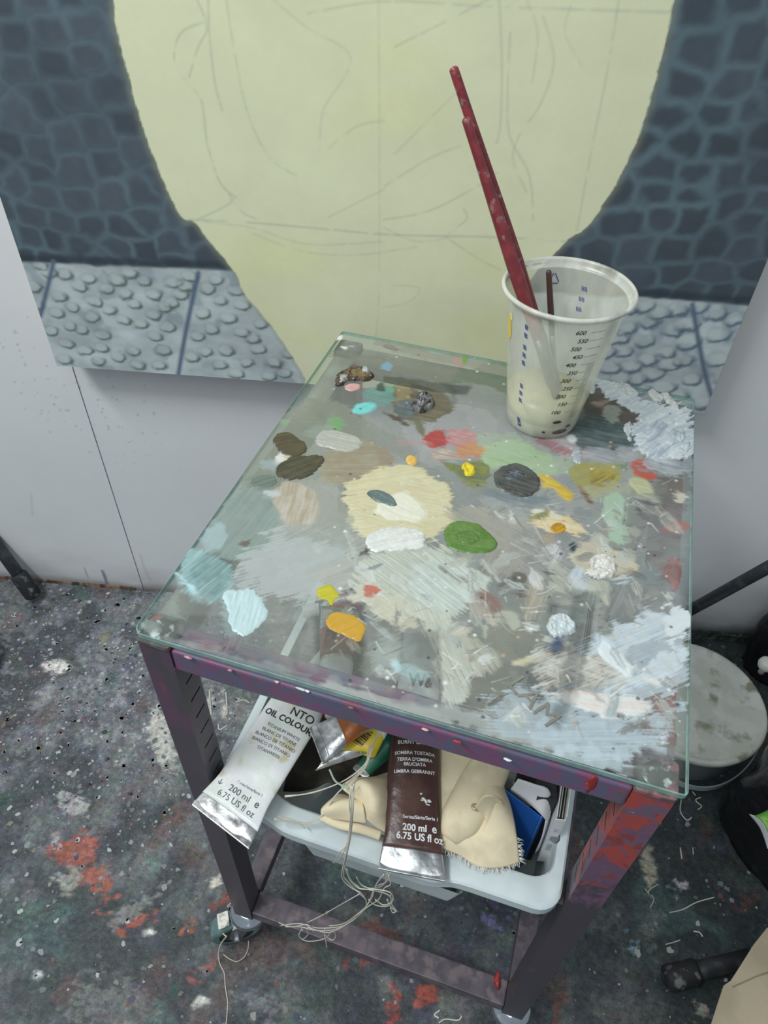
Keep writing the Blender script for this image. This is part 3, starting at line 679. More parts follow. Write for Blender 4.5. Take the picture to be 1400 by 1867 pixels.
smear(1226, 1045, .0095, .028, M_REDP); smear(1229, 1350, .0085, .012, M_REDP, 5); smear(1240, 962, .0040, .005, M_REDP, 3); smear(372, 1178, .016, .006, mat('thin_magenta_paint', (140, 96, 112), .5), 5)
# end caps, rounded squares with a round sticky pad
def rsq(a, r, n=5):
    P = []
    for cx, cy, a0 in ((a - r, a - r, 0), (-a + r, a - r, 90), (-a + r, -a + r, 180), (a - r, -a + r, 270)):
        for k in range(n + 1):
            t_ = math.radians(a0 + 90 * k / n); P.append((cx + r * math.cos(t_), cy + r * math.sin(t_)))
    return P
def cap(cx, cy, par, pad=True):
    prof = rsq(0.0142, 0.004); n = len(prof); V = []; Fc = []
    lv = [(1, ZT + .0002), (1.0, ZT + .0035), (.93, ZT + .0048)]
    for s_, z_ in lv: V += [(cx + p[0] * s_, cy + p[1] * s_, z_) for p in prof]
    for i in range(len(lv) - 1):
        for k in range(n): Fc.append((i * n + k, i * n + (k + 1) % n, (i + 1) * n + (k + 1) % n, (i + 1) * n + k))
    Fc += [tuple(reversed(range(n))), tuple(range(2 * n, 3 * n))]
    o = mesh('end_cap', V, Fc, M_CAP, par)
    if pad: lathe('rubber_pad', [(0.0001, ZT + .0056), (0.006, ZT + .0056), (0.0095, ZT + .0052), (0.0100, ZT + .0048)], (cx, cy, 0), mat('smeared_rubber_pad', (84, 84, 80), 0.3, var=[((190, 196, 194), .36)], vscale=120), o, 28)
    return o
for lx, ly in ((TX0, TY0), (xr, TY0), (TX0, yr), (xr, yr)): cap(lx + T / 2, ly + T / 2, trolley)
def caster(cx, cy, ang, lever=False):
    """ang: direction in which the wheel trails"""
    cst = root_child('caster', trolley)
    u = Vector((math.cos(ang), math.sin(ang), 0)); ax = Vector((-math.sin(ang), math.cos(ang), 0))
    c = Vector((cx, cy, 0)); wr = 0.035; wc = c + u * 0.024 + Vector((0, 0, wr))
    lathe('collar', [(0.010, 0.0935), (0.015, 0.0930), (0.0180, 0.0890), (0.0225, 0.0880), (0.0255, 0.0850), (0.0262, 0.0800), (0.0250, 0.0755), (0.020, 0.0735), (0.012, 0.0735)], c, M_CHROME, cst, 40, True, True)
    Rm = frame_of(u, ax)
    for s_ in (-1, 1):
        V = []; pts = [(-.017, .0715), (.026, .0715), (.034, wr + .004), (.028, wr - .010), (.018, wr - .008), (.004, .060)]
        for dx in (0, .0018):
            for (a_, z_) in pts: V.append(c + u * a_ + ax * (s_ * (.0145 + dx)) + Vector((0, 0, z_)))
        n = len(pts); Fc = [tuple(reversed(range(n))), tuple(range(n, 2 * n))] + [(k, (k + 1) % n, n + (k + 1) % n, n + k) for k in range(n)]
        mesh('fork_plate', V, Fc, M_ZINC, cst)
    mesh_top = obox('fork_top', c + u * .0035 + Vector((0, 0, .0725)), (.042, .0325, .002), Rm, M_ZINC, cst, .0006)
    # wheel: lathe about the axle
    Rw = frame_of(u, Vector((0, 0, 1)))          # local z -> axle
    Rw = Matrix((u, Vector((0, 0, 1)), u.cross(Vector((0, 0, 1))))).transposed()
    lathe('tyre', [(.024, -.0115), (.032, -.0115), (.0345, -.0095), (.035, -.006), (.035, .006), (.0345, .0095), (.032, .0115), (.024, .0115)], wc, M_TIRE, cst, 44, False, False, Rw)
    lathe('wheel_disc', [(.0001, -.0125), (.006, -.0125), (.0065, -.009), (.022, -.008), (.0245, -.0112), (.0245, .0112), (.022, .008), (.0065, .009), (.006, .0125), (.0001, .0125)], wc, M_HUBK, cst, 36, False, False, Rw)
    lathe('axle_bolt', [(.0001, -.0205), (.0045, -.020), (.0052, -.0165), (.0052, .0165), (.0045, .020), (.0001, .0205)], wc, M_CHROME, cst, 6, False, False, Rw, False)
    if lever:
        o = obox('brake_lever', c + u * .036 + Vector((0, 0, .0725)), (.016, .020, .003), frame_of(u + Vector((0, 0, -.25)), ax), M_LEVER, cst, .001)
        o['label'] = 'dirty white brake lever'
    return cst
def root_child(name, par):
    """a part that only groups its own sub-parts"""
    o = bpy.data.objects.new(name, None); COL.objects.link(o); o.empty_display_size = .02; WLOC[o.name] = Vector((0, 0, 0))
    o.parent = par; o.matrix_parent_inverse = Matrix.Translation(-WLOC[par.name]); return o
caster(TX0 + T / 2, TY0 + T / 2, math.radians(214), True)
caster(xr + T / 2, TY0 + T / 2, math.radians(-60)); caster(TX0 + T / 2, yr + T / 2, math.radians(200)); caster(xr + T / 2, yr + T / 2, math.radians(160))

# ============================================================ STORAGE TRAY hung between the legs
ZR = 0.5000                                   # top of the tray's rim
bx0, bx1, by0, by1 = 0.0310, 0.3640, -0.0120, 0.4080
for x0_, x1_ in ((TX0 + T + .0003, TX0 + T + .0100), (xr - .0100, xr - .0003)):
    box('runner', (x0_, TY0 + .004, ZR - .0165), (x1_, TY1 - .004, ZR - .0150), M_RAIL_LOW, trolley, .0003)
M_TRAY = mat('pale_grey_plastic', (176, 184, 184), 0.42, var=[((164, 172, 174), .42)], vscale=14, bump=(300, .06), k=.6)
tray = root('storage_tray', ((bx0 + bx1) / 2, (by0 + by1) / 2, ZR - .015), 'pale grey plastic tray hung in the trolley, full of paint tubes and cloth', 'tray')
def rr_loop(x0, x1, y0, y1, r, z, n=6, dip=None):
    P = []
    for cx, cy, a0 in ((x1 - r, y1 - r, 0), (x0 + r, y1 - r, 90), (x0 + r, y0 + r, 180), (x1 - r, y0 + r, 270)):
        for k in range(n + 1):
            a = math.radians(a0 + 90 * k / n); P.append((cx + r * math.cos(a), cy + r * math.sin(a), z))
    out = []
    m_ = len(P)
    for i in range(m_):
        a = np.array(P[i]); b = np.array(P[(i + 1) % m_]); d = np.linalg.norm(b - a); q = max(1, int(d / 0.008))
        for k in range(q): out.append(a + (b - a) * k / q)
    return np.array(out)
def tray_shell():
    n0 = rr_loop(bx0, bx1, by0, by1, .022, 0)
    cx, cy = (bx0 + bx1) / 2, (by0 + by1) / 2
    def ring(inset, z, dipf=0.0, rr=None):
        P = n0.copy(); hx, hy = (bx1 - bx0) / 2, (by1 - by0) / 2; ix = inset if inset <= .005 else .005 + (inset - .005) * .26
        P[:, 0] = cx + (P[:, 0] - cx) * (hx - ix) / hx; P[:, 1] = cy + (P[:, 1] - cy) * (hy - inset) / hy
        P[:, 2] = z
        fr = (P[:, 1] < by0 + inset + .02)
        dip = 0.5 * (np.tanh((P[:, 0] - .098) / .010) - np.tanh((P[:, 0] - .262) / .010))
        P[:, 2] -= fr * dip * 0.010 * dipf; P[:, 1] -= fr * dip * .004 * dipf
        return P
    rings = [ring(.0022, ZR - .0148, 1), ring(0, ZR - .0140, 1), ring(0, ZR - .0025, 1), ring(.0018, ZR - .0004, 1), ring(.005, ZR, 1), ring(.0235, ZR - .0002, 1), ring(.0260, ZR - .002, 1),
             ring(.0275, ZR - .012, .6), ring(.036, ZR - .110, 0), ring(.040, ZR - .114, 0)]
    V = np.concatenate(rings); n = len(n0); Fc = []
    for i in range(len(rings) - 1):
        for k in range(n): Fc.append((i * n + k, i * n + (k + 1) % n, (i + 1) * n + (k + 1) % n, (i + 1) * n + k))
    Fc.append(tuple(range((len(rings) - 1) * n, len(rings) * n)))
    # outer skin of the body
    out = [ring(.0022, ZR - .0148, 1), ring(.0235, ZR - .0150, 1), ring(.0250, ZR - .020, .6), ring(.0345, ZR - .112, 0), ring(.040, ZR - .117, 0)]
    b = len(V); V = np.concatenate([V] + out)
    for i in range(len(out) - 1):
        for k in range(n): Fc.append((b + i * n + k, b + i * n + (k + 1) % n, b + (i + 1) * n + (k + 1) % n, b + (i + 1) * n + k))
    Fc.append(tuple(range(b + 4 * n, b + 5 * n)))
    return V, Fc
V, Fc = tray_shell(); bmv = mesh('tray_shell', V, Fc, M_TRAY, tray, True)
es = bmv.modifiers.new('crisp_edges', 'EDGE_SPLIT'); es.split_angle = math.radians(38)
# pull box in the middle of the tray's front
def front_bulge(name, xa, xb, y0, ztop, zbot, tap):
    V = []; 
    prof = [(xa, .02), (xa + .004, y0 + .002), (xa + .007, y0), (xb - .007, y0), (xb - .004, y0 + .002), (xb, .02)]
    for z_, k in ((ztop, 0), (zbot + .004, 1), (zbot, 1.12)):
        for x, y in prof:
            cx = (xa + xb) / 2; V.append((cx + (x - cx) * (1 - .10 * k * tap), y + (.006 * k if y < .015 else .004 * k), z_))
    Fc = []
    for i in range(2):
        for k in range(5): Fc.append((i * 6 + k, i * 6 + k + 1, (i + 1) * 6 + k + 1, (i + 1) * 6 + k))
    Fc.append(tuple(range(12, 18)))
    return mesh(name, V, Fc, M_TRAY, tray)
front_bulge('front_panel', .118, .285, -.0128, ZR - .024, ZR - .072, 1.0)
front_bulge('front_panel', .286, .338, -.0040, ZR - .015, ZR - .056, 1.0)
crust(at(1012, 1527, ZR) + [0, 0, .0002], (.004, .005, .0006), mat('grey_paint_mark', (96, 98, 104), .5), tray, name='paint_mark')
crust(at(833, 1577, ZR - .003), (.002, .002, .0005), mat('blue_paint_mark', (90, 160, 200), .5), tray, name='paint_mark')


# ============================================================ GLASS PALETTE
GX0, GX1, GY0, GY1 = -0.0008, 0.3995, 0.0, 0.4574
GT = 0.0058
def gl_(px, py): return at(px, py, G)[:2]
def glass_mat(name, tint, edge=False):
    m = bpy.data.materials.new(name); m.use_nodes = True; t = m.node_tree; t.nodes.clear()
    out = t.nodes.new('ShaderNodeOutputMaterial'); tr = t.nodes.new('ShaderNodeBsdfTransparent'); gls = t.nodes.new('ShaderNodeBsdfGlossy'); fr = t.nodes.new('ShaderNodeFresnel'); mx = t.nodes.new('ShaderNodeMixShader')
    tr.inputs[0].default_value = (*tint, 1); gls.inputs['Roughness'].default_value = 0.03; fr.inputs['IOR'].default_value = 1.45
    ge = t.nodes.new('ShaderNodeNewGeometry'); io = t.nodes.new('ShaderNodeMapRange'); io.inputs['To Min'].default_value = 1.45; io.inputs['To Max'].default_value = 1 / 1.45
    t.links.new(ge.outputs['Backfacing'], io.inputs['Value']); t.links.new(io.outputs['Result'], fr.inputs['IOR'])
    t.links.new(fr.outputs[0], mx.inputs[0]); t.links.new(tr.outputs[0], mx.inputs[1]); t.links.new(gls.outputs[0], mx.inputs[2])
    if edge:
        df = t.nodes.new('ShaderNodeBsdfDiffuse'); df.inputs[0].default_value = (*map(float, alb((140, 166, 158))), 1)
        n = t.nodes.new('ShaderNodeTexNoise'); n.inputs['Scale'].default_value = 70; tc = t.nodes.new('ShaderNodeTexCoord'); t.links.new(tc.outputs['Object'], n.inputs['Vector'])
        mr = t.nodes.new('ShaderNodeMapRange'); mr.inputs['From Min'].default_value = .3; mr.inputs['From Max'].default_value = .7; mr.inputs['To Min'].default_value = .35; mr.inputs['To Max'].default_value = .65
        t.links.new(n.outputs['Fac'], mr.inputs['Value'])
        m2 = t.nodes.new('ShaderNodeMixShader'); t.links.new(mr.outputs['Result'], m2.inputs[0]); t.links.new(mx.outputs[0], m2.inputs[1]); t.links.new(df.outputs[0], m2.inputs[2]); mx = m2
    t.links.new(mx.outputs[0], out.inputs[0]); return m
M_GLASS = glass_mat('clear_glass', (0.96, 0.985, 0.975)); M_GEDGE = glass_mat('green_glass_edge', (0.55, 0.75, 0.68), True)
palette = root('glass_palette', ((GX0 + GX1) / 2, (GY0 + GY1) / 2, G - GT), 'thick sheet of glass used as palette, smeared and dabbed with oil paint, on the trolley', 'palette')
def glass_sheet():
    P = []
    for cx, cy, a0, r in ((GX1 - .003, GY1 - .003, 0, .003), (GX0 + .003, GY1 - .003, 90, .003), (GX0 + .008, GY0 + .008, 180, .008), (GX1 - .004, GY0 + .004, 270, .004)):
        for k in range(7):
            a = math.radians(a0 + 15 * k); P.append((cx + r * math.cos(a), cy + r * math.sin(a)))
    n = len(P); c = np.mean(P, 0); b = .0007; V = []
    for ins, z in ((b, G - GT), (0, G - GT + b), (0, G - b), (b, G)):
        V += [(c[0] + (p[0] - c[0]) * (1 - ins / .2), c[1] + (p[1] - c[1]) * (1 - ins / .22), z) for p in P]
    Fc = [tuple(reversed(range(n)))]; MI = [0]
    for i in range(3):
        for k in range(n): Fc.append((i * n + k, i * n + (k + 1) % n, (i + 1) * n + (k + 1) % n, (i + 1) * n + k)); MI.append(1)
    Fc.append(tuple(range(3 * n, 4 * n))); MI.append(0)
    o = mesh('glass_sheet', V, Fc, [M_GLASS, M_GEDGE], palette); o.data.polygons.foreach_set('material_index', MI)
glass_sheet()
cell = 0.0008
L = Layer(np.arange(GX0 + .001, GX1 - .0008, cell), np.arange(GY0 + .001, GY1 - .0008, cell), gl_)
KP = 0.86
KD = 0.98
# even dirty haze
hz = fbm(L.X / 0.10, L.Y / 0.10, 101, 4); hz2 = fbm((L.X + L.Y * .5) / 0.012, (L.Y - L.X * .5) / 0.05, 102, 4)
A = 0.25 + 0.14 * hz + 0.16 * (hz2 - .5)
cx_, cy_ = gl_(780, 1040)
A = A + 0.16 * np.exp(-(((L.X - cx_) / .16) ** 2 + ((L.Y - cy_) / .12) ** 2))
ed = np.minimum(np.minimum(L.X - GX0, GX1 - L.X), np.minimum(L.Y - GY0, GY1 - L.Y))
A = A * sstep(0.002, 0.016, ed + 0.006 * (hz2 - .5))
L.rgb[:] = alb((164, 167, 161), KP); L.a[:] = np.clip(A, 0, 1)
HB = lambda pts, c, c2=None, **k: L.blob(pts, c, c2, **{**dict(k=KP, rag=.004, soft=.003, bl=.03, bw=.0016, h=.00012, a=.8), **k})
# --- restless underlayer of old wiped smears
rs = np.random.RandomState(44)
GREYS = [(150, 152, 144), (164, 166, 160), (138, 140, 132), (156, 150, 138), (146, 156, 152), (170, 174, 172), (128, 126, 118), (160, 160, 148)]
for i in range(170):
    px, py = rs.uniform(420, 1240), rs.uniform(760, 1330); g = gl_(px, py)
    if not (GX0 + .012 < g[0] < GX1 - .012 and GY0 + .012 < g[1] < GY1 - .012): continue
    a = math.radians(rs.choice([25, -35, -60, 5, 60]) + rs.randn() * 16); l_ = rs.uniform(22, 90); w_ = rs.uniform(7, 28)
    dx, dy = math.cos(a), -math.sin(a); q = [(px - dx * l_, py - dy * l_), (px - dy * w_ * rs.uniform(.5, 1), py + dx * w_), (px + dx * l_ * .7, py + dy * l_ * .7 + rs.randn() * 8), (px + dy * w_, py - dx * w_ * rs.uniform(.5, 1))]
    if 540 < px < 1010 and py > 1085 and i % 4: continue
    L.blob(q, GREYS[rs.randint(8)], GREYS[rs.randint(8)], a=rs.uniform(.15, .5), ang=math.degrees(a), rag=.006, soft=.002, bl=.03, bw=rs.uniform(.0009, .0024), dry=rs.choice([0, .38, .46]), h=.0003, seed=i, k=KP)
# --- broad thin smears, far to near
HB([(640, 640), (1180, 740), (1160, 760), (1000, 740), (640, 660)], (118, 122, 106), a=.5, rag=.004)
HB([(650, 650), (900, 690), (900, 720), (690, 690)], (132, 130, 120), a=.35)
HB([(820, 690), (925, 655), (925, 740), (850, 730)], (92, 112, 88), a=.5, ang=-20, dry=.45)
HB([(700, 625), (920, 668), (915, 680), (720, 642)], (140, 132, 124), a=.5)
HB([(470, 800), (560, 730), (640, 750), (700, 820), (640, 860), (500, 900), (440, 900)], (134, 138, 124), a=.62, ang=35)
HB([(560, 725), (700, 780), (800, 850), (850, 960), (760, 860), (640, 790)], (128, 130, 120), a=.5, ang=-40)
HB([(740, 760), (870, 740), (905, 790), (820, 850), (760, 830)], (158, 158, 158), a=.55)
HB([(830, 700), (925, 720), (930, 790), (870, 800)], (152, 154, 154), a=.5)
HB([(580, 835), (640, 800), (720, 828), (712, 855), (640, 880), (600, 888), (585, 865)], (154, 146, 126), (140, 128, 106), a=.9, ang=0)
HB([(690, 815), (722, 832), (715, 850), (690, 855)], (142, 130, 112), a=.9, ang=80, rag=.002)
HB([(540, 880), (600, 880), (640, 930), (600, 990), (540, 980)], (150, 152, 142), a=.7, ang=60)
HB([(495, 895), (525, 878), (575, 895), (578, 935), (560, 965), (530, 965), (497, 925)], (160, 146, 124), (182, 176, 164), a=.92, ang=75, bw=.0022, rag=.0025)
HB([(480, 895), (505, 893), (508, 905), (480, 908)], (178, 188, 186), a=.9, rag=.001)
HB([(452, 872), (480, 858), (508, 872), (510, 888), (478, 893), (455, 885)], (112, 122, 112), (128, 136, 126), a=.95, rag=.001, ang=20)
HB([(385, 960), (440, 895), (500, 910), (500, 990), (470, 1020), (400, 1025)], (138, 150, 144), (122, 138, 132), a=.85, ang=50, rag=.004)
HB([(500, 970), (600, 960), (700, 990), (640, 1040), (520, 1050)], (160, 162, 156), (140, 144, 140), a=.75, ang=30)
HB([(430, 1030), (500, 980), (640, 1000), (640, 1070), (560, 1100), (450, 1080)], (168, 174, 172), a=.72, rag=.01, ang=15)
HB([(560, 1040), (700, 1000), (700, 1060), (600, 1070)], (150, 150, 142), (168, 168, 160), a=.7, ang=25, bw=.0025)
HB([(375, 970), (405, 955), (412, 975), (400, 1005), (372, 1005)], (166, 188, 192), a=.5, rag=.002, ang=50)
HB([(325, 1040), (350, 1005), (405, 1015), (425, 1035), (410, 1090), (365, 1100), (335, 1075)], (150, 178, 178), (120, 150, 150), a=.92, ang=40, rag=.003, bw=.0022, h=.0005)
HB([(320, 1045), (345, 1060), (365, 1095), (352, 1085)], (176, 208, 212), a=.9, rag=.0015)
HB([(400, 1080), (420, 1070), (440, 1110), (420, 1150), (400, 1120)], (158, 184, 180), a=.55, rag=.004)
HB([(340, 1035), (400, 1000), (440, 1040), (390, 1100)], (88, 112, 110), a=.5, dry=.52, bw=.001, ang=40)
HB([(400, 1016), (425, 1023), (422, 1030), (402, 1023)], (92, 92, 84), a=.9, rag=.0012); HB([(435, 992), (455, 985), (450, 997)], (96, 88, 78), a=.9, rag=.0012)
HB([(330, 1085), (380, 1100), (372, 1140), (342, 1130)], (92, 92, 84), a=.55, rag=.003)
HB([(300, 1090), (560, 1100), (560, 1190), (330, 1170)], (140, 144, 142), a=.25, rag=.01)
HB([(320, 1160), (600, 1240), (860, 1320), (1150, 1400), (1150, 1420), (840, 1340), (560, 1255), (320, 1180)], (150, 158, 152), (132, 140, 136), a=.5, ang=-15, rag=.003)
HB([(560, 1240), (900, 1300), (1050, 1370), (900, 1345), (600, 1270)], (164, 168, 162), a=.7, ang=-15, rag=.004)
# --- centre: large cream pool and pale green white mass
HB([(622, 905), (650, 870), (720, 843), (790, 868), (822, 900), (825, 940), (800, 975), (740, 985), (680, 985), (640, 965), (640, 935)], (192, 184, 148), (204, 196, 164), a=.97, ang=10, bw=.002, rag=.0035, h=.0007)
HB([(700, 880), (770, 878), (800, 910), (790, 950), (740, 970), (670, 955), (660, 920)], (200, 194, 164), (186, 176, 140), a=.7, ang=-15, bw=.0022, rag=.003, h=.0008)
HB([(682, 930), (710, 905), (740, 895), (766, 918), (768, 945), (735, 950), (705, 950)], (208, 206, 186), (218, 216, 200), a=.97, ang=-25, rag=.002, h=.001)
HB([(820, 930), (870, 925), (960, 960), (1000, 1040), (980, 1060), (900, 1010), (850, 970)], (158, 156, 144), (146, 142, 132), a=.8, ang=-30, rag=.006)
HB([(880, 1010), (950, 985), (1000, 1040), (985, 1100), (965, 1130), (940, 1080), (915, 1050), (885, 1050)], (152, 148, 138), (136, 134, 126), a=.9, ang=60, bw=.002, rag=.004, h=.0004)
HB([(640, 1040), (700, 1005), (770, 1000), (830, 1010), (878, 1040), (884, 1075), (850, 1110), (830, 1140), (760, 1130), (680, 1110), (640, 1075)], (182, 188, 174), (168, 172, 160), a=.95, ang=-35, bw=.0014, rag=.006, h=.0010, ridge=.9)
HB([(760, 1030), (850, 1030), (875, 1070), (820, 1120), (760, 1100)], (192, 202, 196), (166, 176, 170), a=.75, ang=-38, bw=.0012, rag=.006, h=.0012, ridge=1, dry=.3)
HB([(640, 1085), (680, 1060), (760, 1110), (760, 1150), (700, 1125)], (192, 188, 168), (180, 176, 156), a=.75, ang=25, bw=.0015, rag=.006, dry=.36, h=.0006)
HB([(740, 1100), (830, 1120), (850, 1180), (860, 1260), (820, 1290), (800, 1230), (780, 1180)], (188, 190, 174), (170, 174, 162), a=.85, ang=-65, bw=.0014, rag=.006, dry=.40, h=.0008)
HB([(830, 1150), (900, 1190), (905, 1230), (850, 1200)], (172, 172, 156), a=.8, ang=-55, dry=.46, bw=.0015)
HB([(690, 1150), (760, 1160), (760, 1200), (700, 1240), (670, 1220)], (172, 182, 176), a=.4, ang=25, dry=.55, bw=.002)
HB([(803, 1033), (850, 1060), (835, 1062), (812, 1048)], (116, 108, 98), a=.75, ang=-35, dry=.42, rag=.002)
HB([(640, 1020), (655, 1010), (664, 1005), (668, 1000), (672, 1012), (660, 1012)], (64, 58, 52), a=.95, rag=.001)
HB([(655, 1040), (690, 1030), (690, 1045)], (112, 122, 128), a=.8, ang=20); HB([(670, 1068), (690, 1070), (685, 1082), (672, 1080)], (178, 88, 76), a=.85)
HB([(650, 1055), (664, 1062), (655, 1062)], (176, 92, 78), a=.8); HB([(872, 1075), (915, 1095), (912, 1125), (870, 1130), (862, 1110)], (136, 100, 92), a=.7, rag=.003)
HB([(720, 1205), (775, 1225), (772, 1240), (745, 1240), (722, 1222)], (178, 204, 204), a=.9, rag=.0015)
# --- right of centre
HB([(900, 805), (960, 810), (1010, 840), (1000, 870), (940, 860), (880, 850)], (148, 170, 128), (162, 184, 150), a=.85, ang=-15, bw=.002, rag=.004)
HB([(830, 800), (900, 790), (950, 800), (900, 830)], (160, 176, 150), a=.5, ang=10)
HB([(960, 840), (1040, 830), (1040, 860), (990, 870)], (160, 176, 148), a=.6)
HB([(1000, 790), (1060, 800), (1090, 830), (1020, 835)], (168, 140, 140), (180, 176, 176), a=.65, dry=.38, bw=.002)
HB([(975, 795), (1030, 810), (1045, 830), (1010, 830)], (150, 84, 92), a=.6, dry=.48, ang=30)
HB([(1042, 850), (1080, 842), (1125, 850), (1130, 880), (1110, 900), (1070, 902), (1045, 880)], (158, 154, 84), (146, 140, 92), a=.92, ang=20, bw=.002, rag=.0025)
HB([(1080, 860), (1120, 868), (1105, 895), (1080, 890)], (178, 152, 66), (96, 98, 66), a=.8, ang=30, bw=.0014)
HB([(1060, 890), (1150, 880), (1160, 905), (1080, 910)], (166, 166, 140), a=.6); HB([(1110, 840), (1135, 838), (1140, 855)], (112, 132, 80), a=.8, rag=.003)
HB([(985, 868), (1005, 868), (1025, 880), (1045, 905), (1038, 915), (1020, 905), (1005, 895), (985, 890)], (196, 156, 60), (204, 182, 60), a=.92, rag=.003, bw=.002, h=.0005)
HB([(1052, 882), (1062, 892), (1080, 915), (1076, 920), (1062, 905)], (96, 82, 70), (150, 110, 96), a=.9, rag=.0012)
HB([(1152, 840), (1175, 836), (1195, 858), (1200, 875), (1180, 878), (1155, 862)], (192, 82, 62), (160, 92, 76), a=.9, ang=20, rag=.0022, h=.0005)
HB([(1195, 850), (1260, 860), (1250, 920), (1200, 915)], (110, 108, 100), a=.6, rag=.005)
HB([(1146, 880), (1160, 870), (1185, 880), (1192, 900), (1205, 918), (1190, 912), (1165, 900)], (182, 182, 144), (172, 172, 136), a=.97, rag=.0008, h=.0008)
HB([(1100, 900), (1160, 910), (1150, 1000), (1100, 990), (1095, 940)], (142, 148, 138), a=.7, rag=.006)
HB([(1105, 905), (1130, 900), (1140, 950), (1150, 985), (1120, 990), (1100, 950)], (156, 180, 152), (168, 186, 168), a=.85, ang=80, bw=.002, rag=.003)
HB([(1155, 905), (1200, 905), (1200, 940), (1165, 935)], (96, 96, 92), (168, 168, 160), a=.7, rag=.004, bw=.003)
HB([(1150, 940), (1230, 930), (1235, 990), (1150, 1010)], (128, 126, 124), a=.5, rag=.008)
HB([(965, 935), (985, 930), (1010, 935), (1030, 945), (1072, 968), (1030, 975), (985, 965)], (204, 184, 140), (214, 200, 164), a=.93, ang=-10, rag=.004, bw=.0018, h=.0006)
HB([(965, 945), (985, 930), (1000, 935), (990, 950)], (128, 132, 72), (80, 92, 60), a=.8, rag=.003, bw=.001)
HB([(968, 930), (990, 928), (988, 934), (972, 937)], (206, 204, 190), a=.9, rag=.001)
HB([(985, 975), (1010, 975), (1005, 985), (990, 985)], (204, 160, 80), a=.8, ang=20, dry=.4)
HB([(940, 970), (1040, 985), (1080, 1020), (1060, 1060), (980, 1050), (950, 1010)], (152, 152, 150), (126, 126, 124), a=.75, ang=-30, bw=.0022, rag=.006)
HB([(955, 985), (975, 985), (1000, 1020), (1000, 1035), (975, 1015)], (182, 180, 172), (140, 138, 134), a=.85, dry=.42, bw=.0015, h=.0005)
HB([(1000, 1010), (1015, 1000), (1025, 1015), (1010, 1040)], (200, 202, 200), a=.8, dry=.42, ang=60, bw=.001, h=.0006)
HB([(1048, 1000), (1075, 990), (1110, 1000), (1150, 1020), (1160, 1045), (1120, 1052), (1060, 1045), (1042, 1025)], (190, 180, 158), (178, 170, 150), a=.95, ang=-20, rag=.003, h=.0005, bw=.002)
HB([(1080, 970), (1100, 975), (1105, 992), (1085, 992)], (180, 178, 164), a=.9, rag=.002)
HB([(1038, 992), (1048, 991), (1050, 1004), (1042, 1006)], (46, 66, 70), a=.97, rag=.001, k=KP)
HB([(1110, 1055), (1170, 1040), (1200, 1030), (1200, 1060), (1120, 1070)], (120, 134, 134), a=.6, ang=0, rag=.004)
HB([(1040, 1040), (1060, 1035), (1072, 1060), (1055, 1085), (1040, 1070)], (186, 194, 198), (168, 178, 186), a=.95, rag=.0015, h=.0008, ang=60)
HB([(1000, 1025), (1020, 1030), (1045, 1085), (1000, 1075), (1000, 1050)], (178, 176, 162), (150, 152, 140), a=.85, ang=-40, dry=.36, bw=.0016, rag=.004, h=.0006)
HB([(1075, 1058), (1108, 1065), (1108, 1105), (1090, 1085), (1075, 1078)], (176, 178, 162), (160, 164, 150), a=.9, ang=-60, rag=.0015, h=.0005)
HB([(965, 1065), (990, 1055), (995, 1095), (975, 1130), (955, 1120)], (176, 168, 150), (140, 134, 124), a=.85, ang=75, bw=.002, dry=.34, h=.0005)
HB([(935, 1045), (960, 1060), (955, 1095), (940, 1085)], (80, 80, 72), a=.75, rag=.004); HB([(990, 1035), (1005, 1045), (995, 1060)], (78, 80, 78), a=.7, rag=.004)
HB([(880, 1140), (900, 1115), (940, 1115), (950, 1140), (935, 1150), (915, 1128), (895, 1135), (885, 1170)], (176, 180, 164), a=.85, rag=.0015)
HB([(1000, 1100), (1060, 1085), (1110, 1100), (1060, 1115)], (170, 170, 156), a=.5, ang=0, dry=.5)
HB([(880, 1100), (1000, 1090), (1000, 1180), (880, 1180)], (148, 142, 122), a=.2, rag=.01)
HB([(960, 1195), (990, 1190), (992, 1198), (960, 1212), (935, 1212)], (192, 184, 152), a=.95, rag=.001, h=.0008)
# --- large brushed white area at the right
HB([(1000, 1230), (1100, 1160), (1180, 1110), (1235, 1112), (1255, 1140), (1250, 1200), (1235, 1250), (1180, 1300), (1100, 1330), (1000, 1300)], (178, 190, 196), (160, 172, 178), a=.72, ang=22, bl=.06, bw=.0012, rag=.010, h=.0004)
HB([(1060, 1190), (1150, 1135), (1240, 1115), (1250, 1140), (1150, 1180), (1080, 1210)], (198, 206, 208), (176, 188, 194), a=.85, ang=22, bl=.08, bw=.0011, rag=.006, dry=.34, h=.0006)
HB([(1080, 1260), (1200, 1200), (1250, 1180), (1255, 1200), (1180, 1250), (1110, 1290)], (204, 212, 214), (180, 192, 198), a=.85, ang=24, bl=.08, bw=.0011, rag=.006, dry=.38, h=.0006)
HB([(1215, 1100), (1252, 1120), (1248, 1170), (1232, 1160), (1228, 1190), (1215, 1140)], (206, 212, 212), a=.9, ang=22, rag=.004, dry=.25)
HB([(980, 1180), (1050, 1185), (1150, 1210), (1150, 1250), (1060, 1270), (985, 1260)], (192, 190, 176), (120, 108, 100), a=.88, ang=22, bl=.03, bw=.0010, dry=.44, rag=.008, h=.0008)
HB([(990, 1160), (1010, 1155), (1020, 1170), (990, 1172)], (188, 190, 180), a=.8, dry=.4); HB([(1000, 1200), (1100, 1200), (1150, 1230), (1080, 1250), (1000, 1240)], (200, 198, 188), a=.7, ang=-20, dry=.55, bw=.001, bl=.02)
HB([(880, 1270), (990, 1260), (1150, 1320), (1230, 1280), (1200, 1370), (1050, 1360), (900, 1320)], (168, 180, 184), (150, 162, 166), a=.78, ang=-4, bl=.06, bw=.0013, rag=.010, h=.0003)
